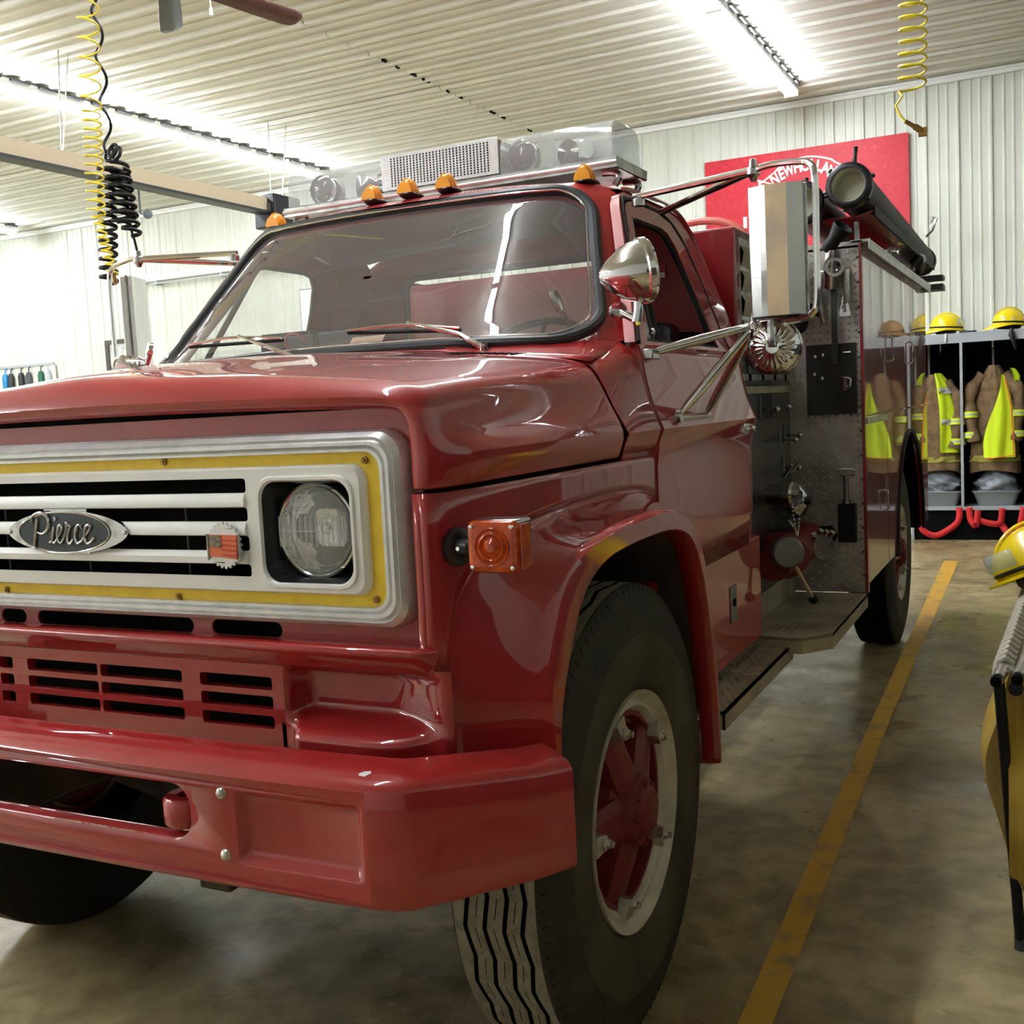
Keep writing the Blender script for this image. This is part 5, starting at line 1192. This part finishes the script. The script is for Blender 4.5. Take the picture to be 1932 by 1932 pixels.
# turnout coats
def coat(cx, cz_top, w, h, label, vest, seedv):
    rnd = random.Random(seedv); y0 = 10.12
    C_ = empty('turnout_coat', (cx, y0, cz_top)); tag(C_, label, 'coat', 'turnout coats hanging in the lockers')
    def body(top, bot, wt, wb, dy, d, sag=0, a0=0, a1=2 * PI, n=40, xo=0, a0f=None):
        rows = []
        for i in range(17):
            t = i / 16; z = lerp(top, bot, t); ww = lerp(wt, wb, min(1, t * 2.2) ** .75) if t < .455 else lerp(wb * .97, wb * 1.03, t)
            r = []
            for k in range(n + 1):
                a = lerp(a0 if a0f is None else a0f(t), a1, k / n); f_ = 1 + .08 * math.sin(a * 6 + seedv + t * 4) * t + .04 * math.sin(a * 11 + seedv * 2 + t * 2)
                r.append((cx + xo + ww * f_ * math.cos(a), y0 + dy + d * f_ * math.sin(a), z - sag * math.sin(a * 2 + seedv) * t))
            rows.append(r)
        return M().grid(rows)
    body(cz_top, cz_top - h, w * .10, w * .44, 0, .11, .02).build('coat_body', TANC, C_, ang=70, sub=1)
    for s in (-1, 1):
        sx = cx + s * w * .36
        m = M().tube(sm([(cx + s * w * .2, y0 - .02, cz_top - .10), (sx + s * .03, y0 - .06, cz_top - .25), (sx + s * .03, y0 - .09, cz_top - .5), (sx, y0 - .10, cz_top - .74)], 5), [.06 + .012 * math.sin(i * 1.3 + seedv) for i in range(16)], 14); m.build('sleeve', TANC, C_, ang=70)
        for zz in (.50, .70):
            m = M().lathe([(.070, -.03), (.074, -.03), (.074, .03), (.070, .03)], (sx + s * .03, y0 - .09, cz_top - zz + .02), (0, .1, 1), 20); m.build('sleeve_stripe', HIVIS, C_)
            M().lathe([(.0750, -.010), (.0755, 0), (.0750, .010)], (sx + s * .03, y0 - .09, cz_top - zz + .02), (0, .1, 1), 20).build('stripe_centre', REFL, C_)
    body(cz_top - h * .84, cz_top - h * .90, w * .445, w * .455, 0, .118).build('hem_stripe', mat('dull_olive_trim', (150, 146, 60), .7), C_)
    if vest == 1:
        m = body(cz_top + .01, cz_top - h * .80, w * .12, w * .47, -.02, .14, 0, -1.35, .5); m.build('safety_vest', HIVIS, C_, ang=70, sub=1)
        for zz in (.14, .46):
            b = body(cz_top - h * zz, cz_top - h * (zz + .06), w * (.30 if zz < .2 else .48), w * (.36 if zz < .2 else .49), -.025, .148, 0, -1.3, .45); b.build('vest_tape', REFL, C_)
    else:
        m = body(cz_top - .10, cz_top - h * .86, w * .16, w * .42, -.05, .13, 0, -2.4, -.85, xo=.04, a0f=lambda t: lerp(-1.2, -2.35, min(1, t * 1.25))); m.build('safety_vest', HIVIS, C_, ang=70, sub=1)
        e = [(cx + .06 + w * .36 * t_, y0 - .05 - .13, z_) for t_, z_ in ((.25, cz_top - .14), (.55, cz_top - .42), (.66, cz_top - h * .84), (-.70, cz_top - h * .87))]
        M().tube([(a, b - .004, c) for a, b, c in e], .006, 6).build('vest_binding', ORNG, C_)
        b = body(cz_top - h * .22, cz_top - h * .34, w * .40, w * .45, -.02, .125, 0, -.75, .3, xo=.03); b.build('vest_tape', ORNG, C_)
        b = body(cz_top - .04, cz_top - h * .2, w * .3, w * .40, -.02, .125, 0, -.75, .3, xo=.03); b.build('vest_side', HIVIS, C_)
    return C_
coat(.84, 1.66, .52, .98, 'tan turnout coat under a lime silver-taped vest in the left bay beside the truck', 1, 1)
coat(1.39, 1.72, .50, 1.05, 'tan turnout coat with a lime orange-edged vest, in the second bay', 2, 2)
coat(1.98, 1.70, .50, 1.0, 'third turnout coat with orange-edged lime vest, seen mirrored in the glossy truck side', 2, 5)
# bags of gear in grey totes
def tote(cx, label1, label2, sd):
    Bn = empty('tote_bin', (cx, 10.2, .34)); tag(Bn, label1, 'tote', 'grey totes on the locker floor')
    m = M(); o = rrect(-.21, .21, -.16, .16, .05, 4); rows = [[(cx + a * k, 10.18 + b * k, z) for a, b in o] for k, z in ((.78, .336), (.98, .455), (1.04, .47), (1.04, .48), (.96, .475), (.78, .345))]
    m.grid(rows, 0, cu=True); m.add(rows[0], [tuple(range(len(o)))]); m.build('bin_shell', BING, Bn, ang=40)
    M().tube([(cx + a * 1.03, 10.18 + b * 1.03, .478) for a, b in o], .009, 6, closed=True).build('bin_rim', BING, Bn)
    m = M(); rnd = random.Random(sd); rows = []
    for i in range(15):
        t = i / 14; a = PI * t * .62; r = []
        for k in range(28):
            th = 2 * PI * k / 28; f_ = 1 + .12 * math.sin(th * 3 + i * .9 + sd) * math.sin(a) + .09 * math.sin(th * 7 - i * 1.7 + sd) + .05 * math.sin(th * 13 + i * 2.3)
            r.append((cx + .19 * math.sin(.35 + a) * f_ * math.cos(th), 10.17 + .14 * math.sin(.35 + a) * f_ * math.sin(th), .70 - .25 * t + .015 * math.sin(th * 2 + sd)))
        rows.append(r)
    m.grid(rows, 0, cu=True); b = m.build('plastic_bag', BAGG, ang=80); tag(b, label2, 'bag', 'grey bags of gear in the totes')
tote(.87, 'grey tote on the locker floor in the left bay under the first coat', 'crumpled grey bag of gear filling the tote in the left bay', 1)
tote(1.40, 'grey tote on the locker floor in the second bay under the vest edged in orange', 'crumpled grey bag with pale bundle filling the tote in the second bay', 4)
def strap(pts, label):
    P = sm(pts, 6); m = M(); rows = [[(p.x - .022, p.y, p.z), (p.x + .022, p.y - .006, p.z)] for p in P]; m.grid(rows)
    # horizontal stretches need height: offset along z where the strap runs sideways
    v = []
    for i, p in enumerate(P):
        d = (P[min(i + 1, len(P) - 1)] - P[max(i - 1, 0)]).normalized(); n = Vector((-d.z, 0, d.x)) * .030; v.append([(p.x - n.x, p.y, p.z - n.z), (p.x + n.x, p.y - .004, p.z + n.z)])
    k = M().grid(v).build('webbing_strap', STRAP, solid=.003); tag(k, label, 'strap', 'red webbing straps drooping from the locker sill')
strap([(1.07, 9.955, .33), (1.06, 9.95, .2), (.98, 9.94, .12), (.85, 9.94, .05), (.74, 9.94, .09), (.70, 9.945, .16)], 'red webbing strap drooping from the left bay sill down to the floor corner')
strap([(1.16, 9.955, .33), (1.17, 9.95, .22), (1.22, 9.94, .15), (1.24, 9.95, .30)], 'red webbing strap forming a short loop at the left of the second bay sill')
strap([(1.25, 9.955, .20), (1.36, 9.94, .17), (1.44, 9.94, .18), (1.46, 9.955, .32)], 'red webbing strap hanging slack along the middle of the second bay sill')
strap([(1.44, 9.955, .18), (1.52, 9.93, .07), (1.60, 9.93, .10), (1.65, 9.955, .33)], 'red webbing strap in a deep loop at the right of the second bay sill')
# sign board
SG = empty('sign_board', (-.4, 10.42, 3.5)); tag(SG, 'large red painted sign board with white arched NEW HOLLAND lettering on the back wall', 'sign')
M().box(-1.53, .60, 10.40, 10.425, 2.95, 4.13).build('board', SIGNR, SG)
def letter(ch, x, z, ang, size, par, name='letter'):
    c = bpy.data.curves.new('t', 'FONT'); c.body = ch; c.size = size; c.extrude = .002; c.offset = .006; c.align_x = 'CENTER'
    o = bpy.data.objects.new('tmp', c); COL.objects.link(o); dg = bpy.context.evaluated_depsgraph_get(); me = bpy.data.meshes.new_from_object(o.evaluated_get(dg)); bpy.data.objects.remove(o)
    me.materials.clear(); me.materials.append(SIGNW); k = bpy.data.objects.new(name, me); COL.objects.link(k); k.parent = par
    k.location = Vector((x, 10.396, z)) - Vector(par['_wl']); k.rotation_euler = (PI / 2, ang, 0); return k
txt = 'NEW HOLLAND'; TXX = [-.745, -.675, -.602, None, -.515, -.437, -.366, -.306, -.243, -.178, -.120]
for ch, tx in zip(txt, TXX):
    if tx is None: continue
    dx = tx + .43; k = letter(ch, tx, 3.895 - dx * dx * (.95 if dx < 0 else 1.6), dx * 1.35, .165, SG); k.scale = (.72 if ch not in 'W' else .62, 1, 1)
m = M().tube([(x - .43, 10.398, z) for x, z in [(q, 4.035 - abs(q) ** 1.7 * .62 + .03 * math.cos(q * 7) * (abs(q) > .3)) for q in [(-.5 + i / 30) for i in range(31)]]], .011, 6)
m.build('crest_outline', SIGNW, SG)
for x, z, h in ((-.93, 3.84, .10), (.07, 3.84, .12)): M().box(x - .012, x + .012, 10.394, 10.40, z - h, z + .02).build('crest_outline', SIGNW, SG)
M().tube([(-.95, 10.398, 3.86), (-.80, 10.398, 3.80), (-.74, 10.398, 3.74)], .010, 6).build('crest_outline', SIGNW, SG)
for x, z in ((-.37, 3.28), (-.48, 3.45), (-1.10, 3.43)): M().box(x - .02, x + .02, 10.394, 10.40, z - .06, z + .06).build('letter_stroke', SIGNW, SG)
# long white fixture on the far left of the back wall
m = M().box(-10.07, -6.1, 10.30, 10.43, 3.62, 3.71).box(-10.07, -6.1, 10.27, 10.30, 3.585, 3.60); tag(m.build('door_track', WHITE, bev=.006), 'long white horizontal track on the upper left of the back wall', 'track') if False else None
DT = empty('door_track', (-8.5, 10.35, 3.64)); tag(DT, 'long white horizontal rail fixed high on the back wall behind the left mirror', 'rail')
M().box(-10.07, -6.9, 10.32, 10.43, 3.625, 3.715).build('track_channel', WHITE, DT, bev=.006); M().box(-9.7, -6.9, 10.30, 10.32, 3.575, 3.595).build('track_lip', LGREY, DT)
for x in (-9.6, -8.4, -7.3): M().box(x - .02, x + .02, 10.31, 10.43, 3.56, 3.63).build('track_bracket', LGREY, DT)
FR = empty('picture_frame', (-10.5, 10.42, 2.6)); tag(FR, 'dark framed notice on the back wall seen beside the left mirror', 'frame')
M().plate([(-10.78, 2.2), (-10.27, 2.2), (-10.27, 2.86), (-10.78, 2.86)], [[(-10.71, 2.26), (-10.71, 2.80), (-10.34, 2.80), (-10.34, 2.26)]], XZ(10.39), .03).build('frame_border', mat('dark_frame', (70, 66, 64), .5), FR)
M().box(-10.71, -10.34, 10.41, 10.42, 2.26, 2.80).build('notice_sheet', mat('pale_notice', (196, 198, 196), .6, noise=((150, 152, 150), 9, .5, .6)), FR)
WBD = empty('whiteboard', (-6.8, 10.42, 2.9)); tag(WBD, 'pale whiteboard with thin grey rim seen through the cab windows', 'whiteboard')
M().box(-7.15, -5.6, 10.40, 10.42, 2.3, 3.27).build('board_face', mat('whiteboard_face', (228, 232, 236), .25), WBD)
M().tube([(-7.15, 10.40, 2.3), (-7.15, 10.40, 3.27), (-5.6, 10.40, 3.27), (-5.6, 10.40, 2.3)], .012, 6, closed=True).build('board_rim', LGREY, WBD)
RK = empty('tool_rack', (-12.5, 10.42, 2.45)); tag(RK, 'white pegboard rack on the far left of the back wall', 'rack')
M().box(-13.6, -11.87, 10.395, 10.415, 1.9, 2.60).build('rack_board', mat('rack_board', (214, 214, 206), .6), RK)
M().box(-13.6, -11.87, 10.38, 10.395, 2.58, 2.615).build('rack_rim', LGREY, RK)
for x, mt, nm in ((-12.93, BLUE, 'blue'), (-12.80, BPLAS, 'black'), (-12.57, BPLAS, 'second black'), (-12.40, DGREY, 'grey'), (-12.13, GREEN, 'dark green'), (-11.98, LGREY, 'pale grey')):
    m = M().lathe([(0, 0), (.045, 0), (.05, .03), (.05, .22), (.035, .25), (.035, .27), (0, .27)], (x, 10.35, 2.22), (0, 0, 1), 14); m.tube([(x, 10.35, 2.49), (x, 10.36, 2.56), (x, 10.40, 2.57)], .01, 6)
    tag(m.build('hand_lamp', mt), '%s cylindrical hand tool hanging on the pegboard rack at the far left' % nm, 'tool', 'tools on the pegboard rack')
# garage door opener: long beam and motor box
GO = empty('garage_door_opener', (-5.3, 6.0, 3.75)); tag(GO, 'ceiling hung garage door rail with pale top and dark underside ending at a black motor', 'door opener')
m = M().box(-5.36, -5.24, .5, 7.42, 3.67, 3.80); m.build('opener_rail', WOOD, GO)
M().box(-5.375, -5.225, .5, 7.42, 3.645, 3.67).build('rail_underside', DGREY, GO)
M().box(-5.42, -5.15, 7.42, 7.86, 3.50, 3.84).build('motor_housing', mat('opener_blue_black', (28, 34, 44), .4), GO, bev=.02)
M().box(-5.36, -5.2, 7.405, 7.42, 3.66, 3.74).build('motor_label', GAUGE, GO)
for y in (4.85, 4.95, 7.5, 7.8): M().tube([(-5.3 + (.05 if y in (4.85, 7.5) else -.05), y, 3.8), (-5.3, y + .1, ZC)], .006, 5).build('hanger_strap', NUT, GO)
SPK = M().lathe([(0, 0), (.04, 0), (.06, .07), (.06, .09), (0, .10)], (-8.40, 9.0, 4.23), (.8, -.6, -.1), 14).tube([(-8.40, 9.0, 4.23), (-8.55, 9.05, 4.27), (-8.55, 9.05, ZC)], .015, 6); tag(SPK.build('sensor_lamp', DGREY), 'small dark fitting hanging from the ceiling beside the black cord coils', 'sensor')
# ceiling fan
FN = empty('ceiling_fan', (-2.35, 3.1, 3.95)); tag(FN, 'ceiling fan with dark brown blades and a pull chain above the truck', 'ceiling fan')
hubc = Vector((-2.33, 3.0, 3.93))
M().cyl(hubc, hubc + Vector((0, 0, .65)), .018, 10).build('down_rod', WHITE, FN)
M().lathe([(0, -.09), (.08, -.08), (.13, -.03), (.13, .05), (.06, .10), (0, .10)], hubc, (0, 0, 1), 28).build('motor_case', BROWN, FN)
for a in (79, 132, 205, 320):
    a = math.radians(a); d = Vector((math.cos(a), math.sin(a), 0)); e = Vector((-d.y, d.x, -.30)).normalized()
    rows = []
    for r, hw in ((.16, .045), (.3, .06), (.6, .068), (.85, .07), (.905, .06), (.93, .035)):
        rr = r * (1.0 if a < 1.6 else .9); rows.append([hubc + d * rr - e * hw, hubc + d * rr, hubc + d * rr + e * hw])
    M().grid(rows).build('fan_blade', BROWN if abs(a - 2.303) > .01 else DGREY, FN, solid=.008)
cp = Vector((-2.50, 3.8, 3.95))
m = M().tube([hubc + Vector((0, .12, -.02)), hubc + Vector((0, .12, -.02))], .002, 4)
pc = Vector((-2.05, 3.0, 3.86))
M().tube([hubc + Vector((.10, 0, -.03)), pc, pc + Vector((0, 0, -.14))], .0035, 5).build('pull_chain', NUT, FN); M().lathe([(0, 0), (.012, .01), (.008, .05), (0, .06)], pc + Vector((0, 0, -.19)), (0, 0, 1), 10).build('chain_knob', WHITE, FN)

# ---------- hanging coils
def helix(c0, c1, R, turns, ph=0, n=18, taper=None):
    P = []; c0 = Vector(c0); c1 = Vector(c1); N = int(turns * n)
    for i in range(N + 1):
        t = i / N; a = ph + 2 * PI * turns * t; r = R if taper is None else R * taper(t)
        P.append(c0.lerp(c1, t) + Vector((r * math.cos(a), r * math.sin(a), 0)))
    return P
yl = empty('air_hose', (-1.6, 1.72, 2.2)); tag(yl, 'yellow coiled air hose hanging at the upper left beside the black cord', 'air hose')
P = helix((-1.615, 1.77, 3.90), (-1.626, 1.71, 2.86), .042, 13.2)
P += helix((-1.626, 1.71, 2.86), (-1.605, 1.67, 2.42), .036, 12, 2 * PI * 13.2)[1:]
P += helix((-1.605, 1.67, 2.42), (-1.545, 1.674, 2.17), .020, 9, 2 * PI * 25.2)[1:]
M().tube(P, .0042, 6).build('hose_coil', YPL, yl)
M().tube([P[0], (-1.615, 1.77, 3.95), (-1.615, 1.77, ZC)], .0042, 6).build('hose_drop', YPL, yl)
M().cyl((-1.530, 1.67, 2.13), (-1.538, 1.67, 2.17), .009, 8).build('hose_fitting', BRASS, yl)
bl = empty('power_cord', (-1.70, 1.87, 2.2)); tag(bl, 'black coiled power cord bunched in a thick knot at the upper left', 'power cord')
P = helix((-1.765, 1.914, 3.60), (-1.715, 1.875, 2.72), .018, 4.6, 1)
M().tube([(-1.76, 1.92, ZC), (-1.76, 1.92, 3.7), P[0]], .006, 8).build('cord_drop', BLACK, bl)
M().tube(P, .0065, 8).build('cord_coil', BLACK, bl)
for c0, c1, R, tn in (((-1.722, 1.86, 2.66), (-1.715, 1.812, 2.16), .034, 13), ((-1.690, 1.87, 2.66), (-1.660, 1.86, 2.40), .034, 7), ((-1.655, 1.875, 2.64), (-1.615, 1.87, 2.36), .034, 7.5), ((-1.69, 1.90, 2.68), (-1.655, 1.885, 2.42), .036, 6)):
    M().tube(helix(c0, c1, R, tn, random.random() * 6, 14), .0088, 8).build('cord_coil', BLACK, bl)
for a in range(3):
    c = Vector((-1.712 + .02 * a, 1.875, 2.71 + .015 * (a % 2))); M().tube([c + Vector((.022 * math.cos(t), .012 * math.sin(t * 1.0), .028 * math.sin(t))) for t in [2 * PI * k / 16 for k in range(16)]], .0075, 8, closed=True).build('cord_loop', BLACK, bl)
M().tube([(-1.63, 1.875, 2.40), (-1.615, 1.88, 2.34), (-1.604, 1.88, 2.29)], .0055, 8).build('cord_tail', BLACK, bl)
yr = empty('air_hose', (1.45, 2.9, 2.6)); tag(yr, 'yellow coiled air hose with brass fitting hanging at the upper right', 'air hose')
P = helix((1.453, 2.925, 3.25), (1.440, 2.89, 2.68), .050, 12.4, .5, 20)
P += [Vector((1.405, 2.88, 2.655)), Vector((1.380, 2.88, 2.625)), Vector((1.395, 2.88, 2.585)), Vector((1.42, 2.88, 2.555))]
M().tube(P, .0046, 8).build('hose_coil', YPL, yr); M().tube([P[0], (1.453, 2.925, 3.3), (1.453, 2.925, ZC)], .0046, 6).build('hose_drop', YPL, yr)
M().tube([(1.415, 2.88, 2.560), (1.452, 2.882, 2.532)], .008, 8).build('hose_connector', BRASS, yr)
m = M().tube([(1.448, 2.882, 2.536), (1.478, 2.883, 2.512)], .012, 8); m.box(1.462, 1.492, 2.874, 2.892, 2.495, 2.527); m.build('blow_fitting', BRASS, yr)

# ---------- folded drop tank at the right edge
TK = empty('folding_water_tank', (1.85, 1.5, 0)); tag(TK, 'folded yellow vinyl portable water tank laced to a black pipe frame at the right edge', 'water tank')
M().tube([(1.795, 1.30, .775), (1.838, 1.425, .012)], .014, 12).build('frame_leg', BLACK, TK)
M().tube([(1.838, 1.425, .0), (1.838, 1.425, .035)], .017, 12).build('leg_ferrule', DGREY, TK)
M().tube([(1.795, 1.285, .782), (1.80, 1.32, .79), (1.852, 2.9, .80)], .016, 12).build('top_pipe', NUT, TK)
M().tube([(1.840, 1.285, .790), (1.845, 1.32, .795), (1.93, 2.9, .80)], .015, 12).build('top_pipe', NUT, TK)
M().tube([(1.80, 1.33, .785), (1.82, 1.325, .800), (1.842, 1.33, .792)], .012, 8).build('pipe_bridge', NUT, TK)
M().lathe([(0, 0), (.014, 0), (.014, .02), (0, .02)], (1.79, 1.272, .781), (.0, -1, 0), 12).build('pipe_end', SOOT, TK); M().lathe([(0, 0), (.014, 0), (.014, .02), (0, .02)], (1.839, 1.272, .789), (.0, -1, 0), 12).build('pipe_end', SOOT, TK)
M().lathe([(0, 0), (.018, .0), (.018, .015), (0, .02)], (1.835, 1.31, .755), (.0, -1, 0), 12).build('pipe_knob', BLACK, TK)
M().tube([(1.90, 1.35, .78), (1.96, 1.5, .0)], .014, 10).build('frame_leg', BLACK, TK)
m = M()
for i in range(22):
    y = 1.36 + i * .062; x = 1.80 + (y - 1.32) * .033
    M().tube([(x - .017, y, .775), (x - .014, y + .01, .805), (x + .004, y + .022, .817), (x + .022, y + .035, .80), (x + .018, y + .045, .77)], .0085, 8).build('lacing_loop', ROPE, TK)
rows = []
for i in range(25):
    t = i / 24; r = []
    for k in range(30):
        u = k / 29; y = 1.34 + 1.6 * u; b = math.sin(PI * t)
        x = 1.812 + .03 * u - .075 * b * (1 - .25 * u) + .018 * math.sin(u * 19 + t * 5) * b + .012 * math.sin(t * 11 + u * 7)
        z = .77 - t * (.60 + .06 * math.sin(u * 9)); r.append((x + .06 * t * t, y + .10 * b * (1 - u), z))
    rows.append(r)
M().grid(rows).build('tank_liner', TARP, TK, ang=80, solid=.004, sub=1)
rows = []
for i in range(19):
    t = i / 18; r = []
    for k in range(18):
        u = k / 17; x = 1.815 + .30 * u; b = math.sin(PI * t)
        y = 1.345 - .05 * b + .03 * math.sin(u * 9 + t * 4) * b; r.append((x, y + .02 * math.sin(u * 23), .775 - t * (.55 + .08 * math.sin(u * 4)) + .02 * math.sin(u * 12)))
    rows.append(r)
M().grid(rows).build('tank_end_fold', TARP, TK, ang=80, solid=.004, sub=1)
hh = helmet(1.895, 2.42, .885, 2.9, 'yellow helmet with clear smoky visor resting on the folded tank at the right edge')
hh['group'] = 'x'; del hh['group']; hh.rotation_euler = (.25, .35, 3.4)
